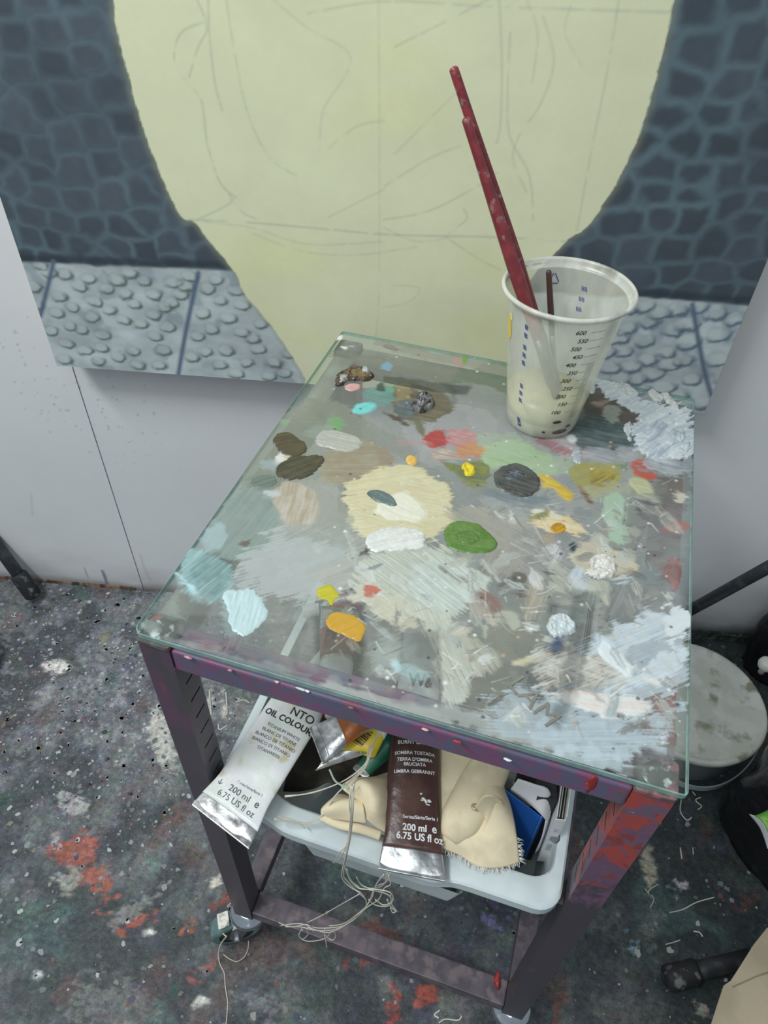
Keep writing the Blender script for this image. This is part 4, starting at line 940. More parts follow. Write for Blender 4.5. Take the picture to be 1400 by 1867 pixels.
HB([(1000, 1310), (1180, 1330), (1230, 1290), (1220, 1350), (1120, 1380), (1000, 1350)], (182, 194, 198), (156, 168, 176), a=.7, ang=2, bl=.07, bw=.001, dry=.4, rag=.008)
HB([(970, 1380), (1090, 1370), (1130, 1400), (1080, 1410)], (178, 194, 198), a=.6, rag=.006, ang=-8)
HB([(1093, 1178), (1110, 1170), (1125, 1185), (1152, 1225), (1145, 1235), (1120, 1215), (1095, 1195)], (214, 220, 220), (200, 210, 212), a=.97, ang=-50, rag=.0012, h=.0008)
HB([(985, 1255), (1060, 1258), (1105, 1262), (1150, 1270), (1185, 1285), (1160, 1305), (1100, 1308), (1040, 1285), (1005, 1270)], (208, 212, 208), (214, 198, 188), a=.97, ang=-5, rag=.003, h=.0007)
HB([(1172, 1235), (1195, 1240), (1202, 1250), (1180, 1245)], (212, 210, 204), a=.95, rag=.001)
HB([(1108, 1262), (1130, 1258), (1128, 1300), (1112, 1308), (1102, 1300), (1112, 1285)], (150, 160, 160), (176, 184, 184), a=.97, ang=80, rag=.0008, h=.0010, bw=.0015)
HB([(1195, 1340), (1215, 1330), (1225, 1345), (1205, 1355)], (200, 206, 210), a=.8, dry=.45, ang=20, bw=.001)
HB([(1165, 1368), (1175, 1374), (1172, 1380), (1160, 1375)], (206, 214, 216), a=.9, rag=.001)
# --- upper right corner: crusted white
HB([(1062, 700), (1100, 705), (1160, 740), (1180, 770), (1120, 790), (1060, 745)], (96, 86, 80), (78, 72, 68), a=.85, rag=.004)
HB([(1075, 735), (1110, 730), (1100, 745)], (150, 134, 120), a=.8, rag=.002)
HB([(1035, 780), (1080, 755), (1150, 780), (1165, 810), (1120, 830), (1060, 815)], (98, 112, 112), (60, 74, 74), a=.9, rag=.004, bw=.003, h=.0006)
HB([(1095, 735), (1130, 745), (1120, 770), (1100, 762)], (146, 150, 138), a=.85, rag=.004)
HB([(1080, 690), (1120, 695), (1170, 730), (1240, 740), (1263, 770), (1262, 830), (1230, 845), (1180, 840), (1155, 820), (1150, 790), (1165, 760), (1130, 735), (1100, 715)], (176, 186, 192), (208, 214, 214), a=.95, ang=25, bw=.003, rag=.007, h=.0018, ridge=1)
HB([(1170, 780), (1200, 770), (1230, 790), (1220, 830), (1180, 830)], (150, 160, 172), (200, 206, 208), a=.9, ang=45, bw=.003, rag=.005, h=.0016, ridge=1)
HB([(1160, 835), (1250, 840), (1255, 868), (1190, 865)], (128, 136, 142), (176, 180, 182), a=.85, bw=.003, rag=.006, h=.0008)
HB([(1035, 795), (1045, 795), (1048, 805), (1038, 806)], (210, 212, 208), a=.95, rag=.001)
HB([(1075, 820), (1160, 815), (1160, 840), (1080, 845)], (182, 182, 184), (150, 150, 156), a=.6, dry=.42, bw=.003)
# --- small colours in the far middle
HB([(705, 715), (730, 700), (770, 700), (820, 725), (822, 750), (790, 765), (740, 770), (712, 745)], (112, 104, 84), (84, 76, 62), a=.92, rag=.004, bw=.0025, h=.0004)
HB([(722, 705), (745, 698), (750, 720), (730, 745), (720, 735)], (134, 122, 92), a=.9, rag=.002, ang=60)
HB([(750, 695), (800, 700), (822, 722), (800, 715)], (146, 148, 136), a=.7, rag=.002)
HB([(690, 750), (720, 755), (745, 775), (720, 770)], (76, 64, 52), a=.9, rag=.002); HB([(750, 765), (768, 765), (772, 795), (762, 785)], (104, 104, 80), a=.9, rag=.0015, ang=70)
HB([(715, 740), (745, 730), (760, 755), (735, 765)], (78, 86, 90), (100, 116, 122), a=.85, rag=.003)
HB([(665, 715), (690, 705), (715, 710), (718, 735), (700, 745), (675, 738)], (96, 128, 124), (112, 146, 138), a=.93, rag=.003, bw=.002, h=.0003)
HB([(705, 705), (718, 708), (716, 716), (705, 714)], (92, 156, 136), a=.9, rag=.0015); HB([(690, 698), (700, 700), (698, 712), (688, 710)], (60, 76, 72), a=.9, rag=.002)
HB([(645, 748), (655, 736), (680, 733), (690, 740), (675, 752), (650, 753)], (96, 190, 188), (128, 204, 200), a=.96, ang=20, rag=.0015, h=.0008)
HB([(590, 765), (612, 758), (628, 770), (618, 782), (600, 775)], (112, 160, 104), a=.75, rag=.003, ang=-20); HB([(512, 766), (522, 766), (520, 775)], (134, 160, 120), a=.7)
HB([(555, 785), (600, 775), (590, 798), (560, 800)], (136, 152, 140), a=.6); HB([(502, 832), (530, 828), (535, 838), (510, 842)], (196, 186, 160), a=.9, rag=.002)
HB([(500, 833), (512, 828), (515, 842), (504, 842)], (208, 208, 204), a=.9, rag=.0025)
HB([(480, 840), (500, 835), (498, 850), (480, 855)], (150, 166, 168), a=.6)
HB([(700, 660), (712, 662), (710, 675), (700, 672)], (120, 160, 176), a=.9, rag=.002); HB([(825, 655), (840, 652), (845, 665), (832, 668)], (174, 140, 134), a=.7, rag=.002); HB([(843, 652), (850, 648), (852, 660), (845, 664)], (110, 150, 70), a=.9, rag=.0015)
HB([(775, 795), (800, 785), (815, 795), (812, 812), (790, 818), (776, 815)], (176, 58, 52), (150, 44, 50), a=.9, rag=.003, bw=.002, h=.0005)
HB([(812, 795), (850, 785), (870, 800), (840, 815), (815, 810)], (176, 84, 98), (190, 150, 150), a=.75, dry=.42, bw=.002, rag=.004)
HB([(830, 815), (865, 815), (872, 830), (840, 835)], (190, 140, 80), (180, 110, 90), a=.8, rag=.004, bw=.002)
HB([(780, 820), (820, 818), (835, 835), (800, 840), (785, 835)], (158, 92, 86), (196, 190, 170), a=.7, dry=.40, rag=.004, bw=.0015)
HB([(715, 800), (740, 800), (785, 808), (760, 815), (725, 810)], (170, 140, 140), a=.5, rag=.003)
HB([(800, 838), (830, 842), (880, 845), (888, 870), (860, 885), (835, 872), (812, 855)], (124, 124, 58), (70, 92, 80), a=.85, rag=.004, bw=.0025, h=.0008)
HB([(835, 870), (870, 878), (900, 885), (870, 890), (840, 885)], (150, 156, 84), (96, 100, 80), a=.7, dry=.45, rag=.004)
HB([(885, 890), (930, 900), (985, 905), (1000, 915), (930, 920), (890, 905)], (84, 104, 116), (120, 132, 138), a=.65, dry=.45, rag=.005, bw=.002)
HB([(600, 940), (640, 950), (640, 1000), (600, 990)], (146, 150, 142), a=.6)
HB([(1215, 955), (1252, 950), (1252, 970), (1220, 970)], (176, 96, 78), a=.5, rag=.003)
HB([(1232, 895), (1256, 900), (1250, 915), (1238, 915)], (196, 190, 174), a=.85, rag=.003)
HB([(262, 1140), (275, 1130), (290, 1150), (285, 1160), (270, 1152)], (186, 196, 190), a=.8, rag=.002); HB([(614, 612), (626, 612), (624, 620), (612, 620)], (228, 230, 228), a=.95, rag=.0015)
HB([(622, 632), (632, 634), (630, 640)], (220, 222, 220), a=.9, rag=.001)
# scraped, half dry touches over everything
rs = np.random.RandomState(45)
TOP = [(190, 192, 186), (176, 178, 166), (200, 204, 202), (150, 150, 142), (120, 114, 104), (186, 180, 160), (164, 176, 172), (92, 88, 82)]
for i in range(130):
    px, py = (rs.uniform(860, 1230), rs.uniform(930, 1330)) if i % 3 else (rs.uniform(560, 900), rs.uniform(990, 1280)); g = gl_(px, py)
    if not (GX0 + .012 < g[0] < GX1 - .010 and GY0 + .012 < g[1] < GY1 - .012): continue
    a = math.radians(rs.choice([22, -38, -65]) + rs.randn() * 12); l_ = rs.uniform(8, 34); w_ = rs.uniform(3, 10); dx, dy = math.cos(a), -math.sin(a)
    q = [(px - dx * l_, py - dy * l_), (px - dy * w_, py + dx * w_), (px + dx * l_, py + dy * l_), (px + dy * w_, py - dx * w_)]
    L.blob(q, TOP[rs.randint(8)], TOP[rs.randint(8)], a=rs.uniform(.4, .9), ang=math.degrees(a), rag=.003, soft=.0008, bl=.016, bw=.0011, dry=rs.choice([.36, .44, .5]), h=.0008, ridge=.9, seed=i + 7, k=KP)
# places wiped nearly clean, where the things in the tray show through
def wipe(pts, keep, soft=.006):
    P = [gl_(*p) for p in pts]; w = L.win(P, .01); d = sd_poly(L.X[w], L.Y[w], P) + .006 * (fbm(L.X[w] / .008, L.Y[w] / .008, 301, 3) - .5)
    L.a[w] *= 1 - (1 - keep) * sstep(soft / 2, -soft / 2, d)
wipe([(1150, 1390), (1170, 1365), (1240, 1380), (1250, 1440), (1180, 1440), (1150, 1420)], .22)
wipe([(925, 1235), (960, 1218), (1012, 1290), (985, 1315), (940, 1275)], .95, .003)
wipe([(1045, 1075), (1095, 1080), (1060, 1240), (1020, 1330), (1000, 1320), (1030, 1200)], .50)
wipe([(1000, 1100), (1018, 1100), (1030, 1190), (1008, 1190)], .25); wipe([(570, 1095), (665, 1100), (660, 1250), (580, 1235)], .45); wipe([(735, 1150), (800, 1150), (805, 1290), (720, 1280)], .5)
wipe([(330, 1120), (560, 1140), (540, 1220), (340, 1170)], .7); wipe([(262, 1120), (330, 1130), (320, 1165), (262, 1155)], .35)
wipe([(700, 685), (860, 705), (850, 722), (700, 705)], .35)
# fine scratches and hairs of paint
rs = np.random.RandomState(12)
for i in range(150):
    px = rs.uniform(600, 1230); py = rs.uniform(880, 1340)
    g = gl_(px, py)
    if not (GX0 + .01 < g[0] < GX1 - .01 and GY0 + .01 < g[1] < GY1 - .01): continue
    a = math.radians(rs.choice([22, -38, -60, 10]) + rs.randn() * 14); l_ = rs.uniform(8, 45)
    c = [(214, 216, 210), (196, 200, 196), (120, 118, 112), (178, 180, 168)][rs.randint(4)]
    L.line([(px, py), (px + l_ * .5 * math.cos(a), py - l_ * .5 * math.sin(a) + rs.randn() * 1.5), (px + l_ * math.cos(a), py - l_ * math.sin(a))], c, rs.uniform(.0006, .0016), rs.uniform(.4, .9), .0008, .0006, KP, taper=True)
for i in range(260):
    px, py = rs.uniform(600, 1250), rs.uniform(630, 1400); g = gl_(px, py)
    if not (GX0 + .004 < g[0] < GX1 - .004 and GY0 + .004 < g[1] < GY1 - .004): continue
    r = rs.uniform(.0005, .0014); w = L.win([g], r * 2)
    m = np.clip(1.6 - np.hypot(L.X[w] - g[0], L.Y[w] - g[1]) / r, 0, 1)
    if m.size: L.put(w, m * .85, np.broadcast_to(alb([(220, 220, 216), (200, 200, 196), (70, 66, 62), (180, 150, 130)][rs.randint(4)], KP), m.shape + (3,)), np.full(m.shape, .0006))
gn = fbm(L.X / 0.004, L.Y / 0.004, 140, 3)
L.h = L.h * (0.7 + 0.6 * gn)
L.h = np.maximum(L.h, 0.00006)
layer_mesh('paint_film', L, lambda x, y, h: np.stack([x, y, G + 0.0001 + h], 1), M_FILM, palette, cut=0.02)
del L

# --- thick dabs, each its own part
def dab(pts, c, c2, h, label=None, ang=20, rag=.0012, bw=.0016, ridge=.55, seed=1, k=KD, layers=(), bl=.02):
    P = np.array([gl_(*p) for p in pts]); lo = P.min(0) - .004; hi = P.max(0) + .004
    D = Layer(np.arange(lo[0], hi[0], .00055), np.arange(lo[1], hi[1], .00055), gl_)
    if h > .0029: bw, bl, ridge = .0030, .0042, .75
    D.blob(pts, c, c2, a=1, ang=ang, rag=rag, soft=.0005, h=h, ridge=ridge, bw=bw, bl=bl, seed=seed, k=k)
    for q in layers:
        q = dict(q); D.blob(q.pop('pts'), q.pop('c'), q.pop('c2', None), **{**dict(a=1, ang=ang, rag=.001, soft=.0006, h=h * 1.15, bw=.0012, seed=seed + 3, k=k), **q})
    hn = fbm(D.X / .0035, D.Y / .0035, 160 + seed, 3); D.h = D.h * (.72 + .56 * hn)
    D.a = (D.a > .45).astype(float) * 1.0
    D.h = np.where(D.a > 0, np.maximum(D.h, .0002), 0)
    o = layer_mesh('paint_dab', D, lambda x, y, h_: np.stack([x, y, G + 0.00005 + h_], 1), M_DAB, palette, cut=0.3, alpha=False)
    if label: o['label'] = label
    return o
dab([(808, 975), (815, 958), (840, 952), (872, 955), (890, 970), (908, 988), (905, 1002), (880, 1010), (850, 1010), (822, 1002)], (88, 124, 56), (108, 140, 74), .0016, 'green dab of paint', ang=-10, bw=.003, rag=.0008, seed=1,
    layers=[dict(pts=[(835, 975), (860, 968), (880, 985), (862, 995), (840, 990)], c=(100, 134, 70), c2=(84, 118, 56))])
dab([(668, 985), (680, 970), (705, 961), (740, 962), (768, 972), (774, 990), (768, 1002), (735, 1004), (690, 1006), (672, 1000)], (226, 228, 222), (212, 212, 204), .0020, 'pure white dab of paint', ang=12, bw=.0022, seed=2)
dab([(575, 800), (585, 786), (612, 785), (645, 795), (660, 808), (655, 820), (635, 825), (600, 818), (580, 812)], (186, 186, 176), (172, 172, 160), .0014, 'off white dab of paint', ang=-12, rag=.0008, seed=3)
dab([(501, 800), (512, 790), (530, 790), (545, 800), (557, 810), (555, 825), (540, 831), (515, 826), (503, 815)], (78, 70, 52), (94, 86, 64), .0013, 'dark olive dab of paint', ang=10, seed=4)
dab([(503, 858), (515, 842), (545, 832), (585, 834), (586, 845), (572, 862), (550, 873), (520, 872), (505, 868)], (70, 66, 50), (88, 84, 68), .0013, 'long dark olive dab of paint', ang=18, rag=.0016, seed=5)
dab([(902, 865), (915, 850), (940, 845), (968, 855), (985, 875), (983, 890), (970, 905), (945, 908), (920, 898), (905, 882)], (92, 94, 90), (66, 68, 66), .0016, 'charcoal grey swirl of paint', ang=-15, seed=6, rag=.001, layers=[dict(pts=[(920, 862), (940, 855), (955, 868), (945, 880), (925, 878)], c=(44, 46, 46), c2=(120, 128, 132), bw=.001, rag=.002, h=.003)])
dab([(753, 745), (758, 728), (770, 719), (785, 724), (790, 735), (788, 747), (775, 752), (760, 751)], (44, 42, 42), (150, 150, 148), .0060, 'black lump of paint', ang=70, bw=.001, rag=.0015, ridge=.9, seed=7, bl=.006)
dab([(612, 700), (620, 685), (640, 672), (660, 672), (678, 680), (680, 690), (665, 697), (640, 695), (625, 703)], (60, 50, 44), (120, 96, 70), .0050, 'dark crusted lump of mixed paint', ang=10, bw=.0015, rag=.002, ridge=.9, seed=8, bl=.008,
    layers=[dict(pts=[(617, 692), (628, 688), (632, 698), (620, 702)], c=(182, 184, 180), rag=.002), dict(pts=[(638, 680), (655, 676), (668, 688), (650, 690)], c=(132, 116, 78), rag=.002), dict(pts=[(660, 676), (668, 674), (670, 684), (662, 684)], c=(196, 198, 196), rag=.001)])
dab([(628, 705), (640, 700), (655, 702), (656, 710), (642, 714), (630, 710)], (206, 152, 148), (220, 180, 174), .0018, 'pink dab of paint', seed=9)
dab([(838, 853), (848, 845), (862, 848), (869, 856), (862, 868), (850, 871), (842, 862)], (222, 200, 30), (236, 216, 60), .0035, 'bright yellow lump of paint', bw=.0012, ridge=.9, seed=10, bl=.006)
dab([(740, 835), (748, 830), (760, 836), (758, 846), (748, 849), (741, 844)], (222, 172, 80), (236, 200, 120), .0012, 'small orange dab of paint', seed=11, rag=.0006)
dab([(578, 1075), (590, 1068), (600, 1068), (615, 1078), (622, 1088), (612, 1095), (605, 1105), (595, 1095), (582, 1090)], (186, 176, 40), (196, 190, 60), .0006, 'yellow green dab of paint', seed=12)
dab([(597, 1133), (605, 1118), (630, 1118), (655, 1128), (665, 1142), (660, 1160), (650, 1168), (620, 1155), (602, 1145)], (198, 152, 48), (204, 160, 60), .0006, 'ochre dab of paint', seed=13, rag=.0008)
dab([(402, 1090), (412, 1075), (435, 1072), (460, 1075), (478, 1095), (482, 1120), (470, 1140), (440, 1158), (425, 1150), (412, 1125)], (184, 208, 208), (196, 216, 218), .0010, 'pale blue dab of paint', ang=75, bw=.002, seed=14, rag=.0016)
dab([(665, 900), (680, 893), (700, 898), (720, 912), (722, 922), (708, 922), (685, 915), (672, 908)], (112, 130, 128), (86, 100, 98), .0022, 'grey blue stroke of paint', ang=-30, seed=15, rag=.0008)
dab([(998, 1142), (1005, 1126), (1020, 1119), (1035, 1122), (1048, 1136), (1050, 1150), (1035, 1160), (1015, 1163), (1002, 1156)], (192, 204, 204), (206, 214, 214), .0035, 'pale grey lump of paint', ang=-60, bw=.003, seed=16, ridge=.7)
dab([(1072, 1040), (1078, 1020), (1095, 1012), (1115, 1018), (1125, 1032), (1125, 1045), (1108, 1056), (1085, 1055), (1072, 1048)], (226, 226, 220), (206, 198, 184), .0045, 'thick white lump of paint', ang=-25, bw=.0016, ridge=.9, seed=17, rag=.0018)
dab([(1003, 962), (1010, 955), (1025, 955), (1032, 963), (1025, 971), (1008, 971)], (208, 156, 44), (150, 110, 40), .0016, 'ochre yellow ring of paint', bw=.0014, seed=18, rag=.0007)
dab([(1075, 703), (1080, 695), (1086, 700), (1084, 715), (1077, 716)], (206, 210, 210), (190, 194, 194), .0022, seed=19)
dab([(1180, 715), (1190, 712), (1205, 724), (1206, 732), (1194, 732)], (204, 206, 202), (186, 188, 186), .0035, seed=20)
dab([(1207, 722), (1216, 720), (1234, 738), (1238, 748), (1226, 746)], (206, 208, 204), (186, 188, 186), .0040, seed=21)
dab([(1222, 785), (1240, 775), (1250, 790), (1245, 805), (1225, 812), (1218, 800)], (200, 208, 210), (168, 178, 186), .0040, seed=22, ang=45, ridge=.9)
dab([(1236, 815), (1256, 805), (1260, 820), (1245, 835), (1236, 832)], (206, 212, 212), (176, 184, 190), .0030, seed=23, ang=45, ridge=.9)
dab([(1120, 700), (1140, 700), (1165, 720), (1150, 728), (1130, 720)], (206, 210, 208), (184, 190, 192), .0030, seed=24, ang=-30, ridge=.9)
dab([(1140, 775), (1150, 768), (1148, 790), (1152, 806), (1144, 806), (1138, 790)], (206, 212, 212), (186, 192, 194), .0030, seed=25, ang=80, ridge=.9)
dab([(1045, 824), (1056, 820), (1060, 838), (1052, 845), (1044, 838)], (184, 190, 192), (170, 176, 180), .0016, seed=26)
dab([(455, 880), (470, 866), (495, 868), (505, 880), (490, 890), (465, 888)], (116, 128, 120), (98, 110, 102), .0008, 'dark grey green dab of paint', seed=27)


# ============================================================ lettering
def text_verts(s, size, align='CENTER', shear=0.0, space=1.0, bold=0.0):
    cu = bpy.data.curves.new('lettering', 'FONT'); cu.body = s; cu.size = size; cu.align_x = align; cu.shear = shear; cu.space_character = space; cu.offset = bold; cu.resolution_u = 3
    o = bpy.data.objects.new('tmp_text', cu); COL.objects.link(o)
    dg = bpy.context.evaluated_depsgraph_get(); me = bpy.data.meshes.new_from_object(o.evaluated_get(dg)); bpy.data.objects.remove(o); bpy.data.curves.remove(cu)
    bm = bmesh.new(); bm.from_mesh(me); bmesh.ops.triangulate(bm, faces=bm.faces)
    V = [(v.co.x, v.co.y) for v in bm.verts]; bm.verts.index_update(); Fc = [tuple(v.index for v in f.verts) for f in bm.faces]
    bm.free(); bpy.data.meshes.remove(me); return V, Fc
def lettering(items, f, m, parent, name='lettering'):
    """items: (string, x, y, size, align, extra dict); f maps the flat (x, y) onto the surface"""
    V = []; Fc = []
    for it in items:
        s, x, y, size, al = it[:5]; kw = it[5] if len(it) > 5 else {}
        kw = dict(kw); rot = math.radians(kw.pop('rot', 0)); keep = kw.pop('keep', None)
        v, fc = text_verts(s, size, al, **kw); b = len(V)
        V += [f(x + p[0] * math.cos(rot) - p[1] * math.sin(rot), y + p[0] * math.sin(rot) + p[1] * math.cos(rot)) for p in v]; Fc += [tuple(i + b for i in q) for q in fc]
    return mesh(name, V, Fc, m, parent)
M_INK = mat('black_ink', (38, 38, 40), .6); M_INKW = mat('white_ink', (205, 205, 205), .5); M_INKB = mat('blue_ink', (52, 64, 120), .6); M_INKG = mat('grey_ink', (70, 74, 76), .6)

# ============================================================ MEASURING CUP
CX, CY, CZ = 0.2482, 0.3650, G + 0.0012
CR0, CR1, CH = 0.0350, 0.0530, 0.136
def cr(h): return CR0 + (CR1 - CR0) * h / CH
def frosted(name, c, a, rough=.35, k=.6, dirt=None):
    m, t, b = nt(name); setc(b, alb(c, k)); b.inputs['Roughness'].default_value = rough
    tc = t.nodes.new('ShaderNodeTexCoord'); n = t.nodes.new('ShaderNodeTexNoise'); n.inputs['Scale'].default_value = 26; n.inputs['Detail'].default_value = 6
    mp = t.nodes.new('ShaderNodeMapping'); mp.inputs['Scale'].default_value = (1, 1, .45); t.links.new(tc.outputs['Object'], mp.inputs[0]); t.links.new(mp.outputs[0], n.inputs['Vector'])
    r = t.nodes.new('ShaderNodeMapRange'); r.inputs['From Min'].default_value = .35; r.inputs['From Max'].default_value = .68; r.inputs['To Min'].default_value = a - .10; r.inputs['To Max'].default_value = min(1, a + .22)
    t.links.new(n.outputs['Fac'], r.inputs['Value']); t.links.new(r.outputs['Result'], b.inputs['Alpha'])
    if dirt is not None:
        mx = t.nodes.new('ShaderNodeMix'); mx.data_type = 'RGBA'; mx.inputs['A'].default_value = (*map(float, alb(c, k)), 1); mx.inputs['B'].default_value = (*map(float, alb(dirt, k)), 1)
        r2 = t.nodes.new('ShaderNodeMapRange'); r2.inputs['From Min'].default_value = .5; r2.inputs['From Max'].default_value = .66; t.links.new(n.outputs['Fac'], r2.inputs['Value']); t.links.new(r2.outputs['Result'], mx.inputs['Factor']); t.links.new(mx.outputs['Result'], b.inputs['Base Color'])
    return m
M_CUP = frosted('frosted_cup_plastic', (192, 192, 178), .50, .3, dirt=(150, 152, 140)); M_RIM = frosted('cup_rim_plastic', (196, 194, 182), .66, .25, dirt=(120, 120, 108))
cup = root('measuring_cup', (CX, CY, CZ), 'tall clear plastic measuring cup with milky liquid and a millilitre scale, on the glass', 'cup')
lathe('cup_wall', [(CR0 - .004, .0004), (CR0 - .0008, .0006), (CR0, .003)] + [(cr(h), h) for h in np.linspace(.006, CH, 24)], (CX, CY, CZ), M_CUP, cup, 72)
lathe('rim', [(cr(CH), CH), (CR1 + .0004, CH + .001), (CR1 + .0022, CH + .0012), (CR1 + .0027, CH + .0066), (CR1 + .0036, CH + .0084), (CR1 + .0052, CH + .0086), (CR1 + .0066, CH + .0074), (CR1 + .0068, CH + .0058), (CR1 + .0058, CH + .0046)], (CX, CY, CZ), M_RIM, cup, 72)
M_MILK = mat('milky_turps', (184, 180, 142), .25, var=[((172, 168, 132), .5)], vscale=40)
M_SED = mat('brown_sediment', (150, 140, 118), .5, var=[((96, 88, 76), .40)], vscale=55)
lathe('liquid', [(.0001, .0150)] + [(cr(h) - .0012, h) for h in (.0150, .022, .034)] + [(.0001, .0342)], (CX, CY, CZ), M_MILK, cup, 48)
lathe('sediment', [(.0001, .0012), (CR0 - .0025, .0012)] + [(cr(h) - .0011, h) for h in (.004, .009, .0148)] + [(.0001, .0148)], (CX, CY, CZ), M_SED, cup, 48)
def cupf(th0, h0, off=.0004):
    def f(x, y):
        h = h0 + y; r = cr(h) + off; a = th0 + x / r
        return (CX + r * math.sin(a), CY - r * math.cos(a), CZ + h)
    return f
vol = [600, 550, 500, 450, 400, 350, 300, 250, 200, 150, 100]
hv = lambda v: .012 + .116 * (v / 600) ** .88
lettering([(str(v), (-.0062 if v % 100 else -.0100), hv(v) - .0016, .0060, 'LEFT', dict(shear=.25, bold=.00008)) for v in vol], cupf(math.radians(27), 0), M_INK, cup, 'scale_numbers')
V = []; Fc = []
def tick(th0, xa, xb, h, w, f):
    n = 4; b = len(V)
    for i in range(n + 1):
        x = xa + (xb - xa) * i / n; V.append(f(x, h - w)); V.append(f(x, h + w))
    for i in range(n): Fc.append((b + 2 * i, b + 2 * i + 2, b + 2 * i + 3, b + 2 * i + 1))
f_ = cupf(math.radians(27), 0)
for v in range(60, 601, 10):
    if v > 400 and v % 50 and v % 25: continue
    tick(0, (.004 if v % 50 == 0 else .011), .019, hv(v), .00016, f_)
mesh('scale_ticks', V, Fc, M_INK, cup)
lettering([('88', -.001, .122 - i * .0085 - (.004 if i > 1 else 0) - (.018 if i > 4 else 0) - (.016 if i > 7 else 0), .0050, 'CENTER', dict(shear=.3, rot=-80, bold=.00015)) for i in range(9)] + [('18', 0, .0110, .006, 'CENTER', dict(rot=-80, bold=.0002))], cupf(math.radians(-33), 0), M_INKB, cup, 'blue_marks')
lettering([('88', 0, .118 - i * .010, .0060, 'CENTER', dict(shear=.3)) for i in range(3)], cupf(math.radians(165), 0, -.0004), M_INKB, cup, 'blue_marks')
# recycling triangle on the far wall
V = []; Fc = []; fb_ = cupf(math.radians(200), .126, -.0006)
tri = [(-.0060, -.0045), (.0060, -.0045), (0, .0060)]
for i in range(3):
    a = np.array(tri[i]); b = np.array(tri[(i + 1) % 3]); d = b - a; d /= np.linalg.norm(d); nn_ = np.array([-d[1], d[0]]) * .0005; a2 = a + d * .0014; b2 = b - d * .0014
    n0_ = len(V); V += [fb_(*(a2 - nn_)), fb_(*(b2 - nn_)), fb_(*(b2 + nn_)), fb_(*(a2 + nn_))]; Fc.append((n0_, n0_ + 1, n0_ + 2, n0_ + 3))
mesh('recycling_mark', V, Fc, M_INKB, cup)
# paint stains on the wall of the cup
def cup_stain(th, h, w_, hh_, c, seed, off=.0006, a=1):
    V = [cupf(math.radians(th), h, off)(0, 0)]; n = 22; r_ = np.random.RandomState(seed)
    rad = 1 + .35 * (r_.rand(n) - .5)
    for k in range(n):
        t_ = 2 * math.pi * k / n; V.append(cupf(math.radians(th), h, off)(w_ * math.cos(t_) * rad[k], hh_ * math.sin(t_) * rad[k]))
    return mesh('paint_stain', V, [(0, 1 + k, 1 + (k + 1) % n) for k in range(n)], mat('cup_stain_paint', c, .5, var=[(tuple(np.array(c) * .85 + 20), .5)], vscale=200), cup)
cup_stain(-62, .108, .0042, .013, (214, 166, 44), 1); cup_stain(-58, .121, .003, .004, (196, 190, 110), 2); cup_stain(26, .0235, .0045, .0018, (40, 40, 38), 3); cup_stain(10, .010, .002, .0012, (50, 50, 46), 5)
cup_stain(36, .0095, .0075, .0028, (60, 58, 54), 4); cup_stain(48, .015, .003, .0015, (70, 66, 60), 6)
for i in range(16):
    a = -40 + i * 9 + rnd.random() * 6; cup_stain(180 + a, CH + .0035, .002 + .003 * rnd.random(), .0012, (96, 94, 84), 30 + i, .0022)

# ---- brushes standing in the cup
M_RED = mat('red_lacquer_chipped', (122, 50, 54), .28, var=[((106, 42, 46), .5), ((132, 120, 112), .315)], vscale=75, k=.62)
M_FERR = mat('dull_nickel_ferrule', (120, 122, 120), .4, .8); M_BRIS = mat('grey_bristles', (104, 98, 88), .8, bump=(900, .6))
def brush(name, top, bot, rr, label, m, ferr=.05, brl=.03, group=None):
    top = np.array(top); bot = np.array(bot); Lb = np.linalg.norm(top - bot)
    o = root(name, tuple(bot), label, 'brush', group); d = (bot - top) / Lb; hl = Lb - ferr - brl
    N = 26; P = []; Rr = []
    for i in range(N + 1):
        t = i / N; P.append(top + d * hl * t)
        e = min(1, math.sqrt(max(0, 1 - (1 - min(1, t * 60)) ** 2)) + .02)
        Rr.append(max(.0004, (rr[0] + (rr[1] - rr[0]) * sst(t / .72) if t < .72 else rr[1] + (rr[2] - rr[1]) * ((t - .72) / .28)) * e))
    Pn = [top + d * .0002, top + d * .0008, top + d * .002] ; 
    P = [top, top + d * .0007, top + d * .0022] + P[1:]; Rr = [rr[0] * .25, rr[0] * .7, rr[0] * .97] + Rr[1:]
    sweep('handle', P, Rr, m, o, 20)
    a = top + d * hl; sweep('ferrule', [a, a + d * ferr * .3, a + d * ferr * .32, a + d * ferr * .36, a + d * ferr], [rr[2] * 1.02, rr[2] * 1.02, rr[2] * 1.15, rr[2] * 1.02, rr[2] * 1.25], M_FERR, o, 16)
    b = a + d * ferr; sweep('bristles', [b, b + d * brl * .5, b + d * brl * .9, b + d * brl], [rr[2] * 1.2, rr[2] * 1.35, rr[2] * .9, rr[2] * .3], M_BRIS, o, 14, flat=.6)
    return o
def sst(t): t = min(1, max(0, t)); return t * t * (3 - 2 * t)
brush('paint_brush', (.1240, .3790, 1.0325), (.2660, .3712, CZ + .020), (.0039, .0060, .0045), 'red paint brush handle reaching highest out of the cup', M_RED, group='red brushes in the cup')
brush('paint_brush', (.1402, .3660, 1.0016), (.2660, .3560, CZ + .020), (.0037, .0064, .0045), 'shorter red paint brush standing in front of the taller one', M_RED, group='red brushes in the cup')
M_DKBR = mat('dark_brown_lacquer', (62, 40, 36), .35, k=.5)
bt = aty(1000, 492, .376); bb = (.2570, .3840, CZ + .018)
brush('paint_brush', tuple(bt), bb, (.0026, .0030, .0026), 'thin dark brown brush leaning inside the measuring cup', M_DKBR, ferr=.05, brl=.02)

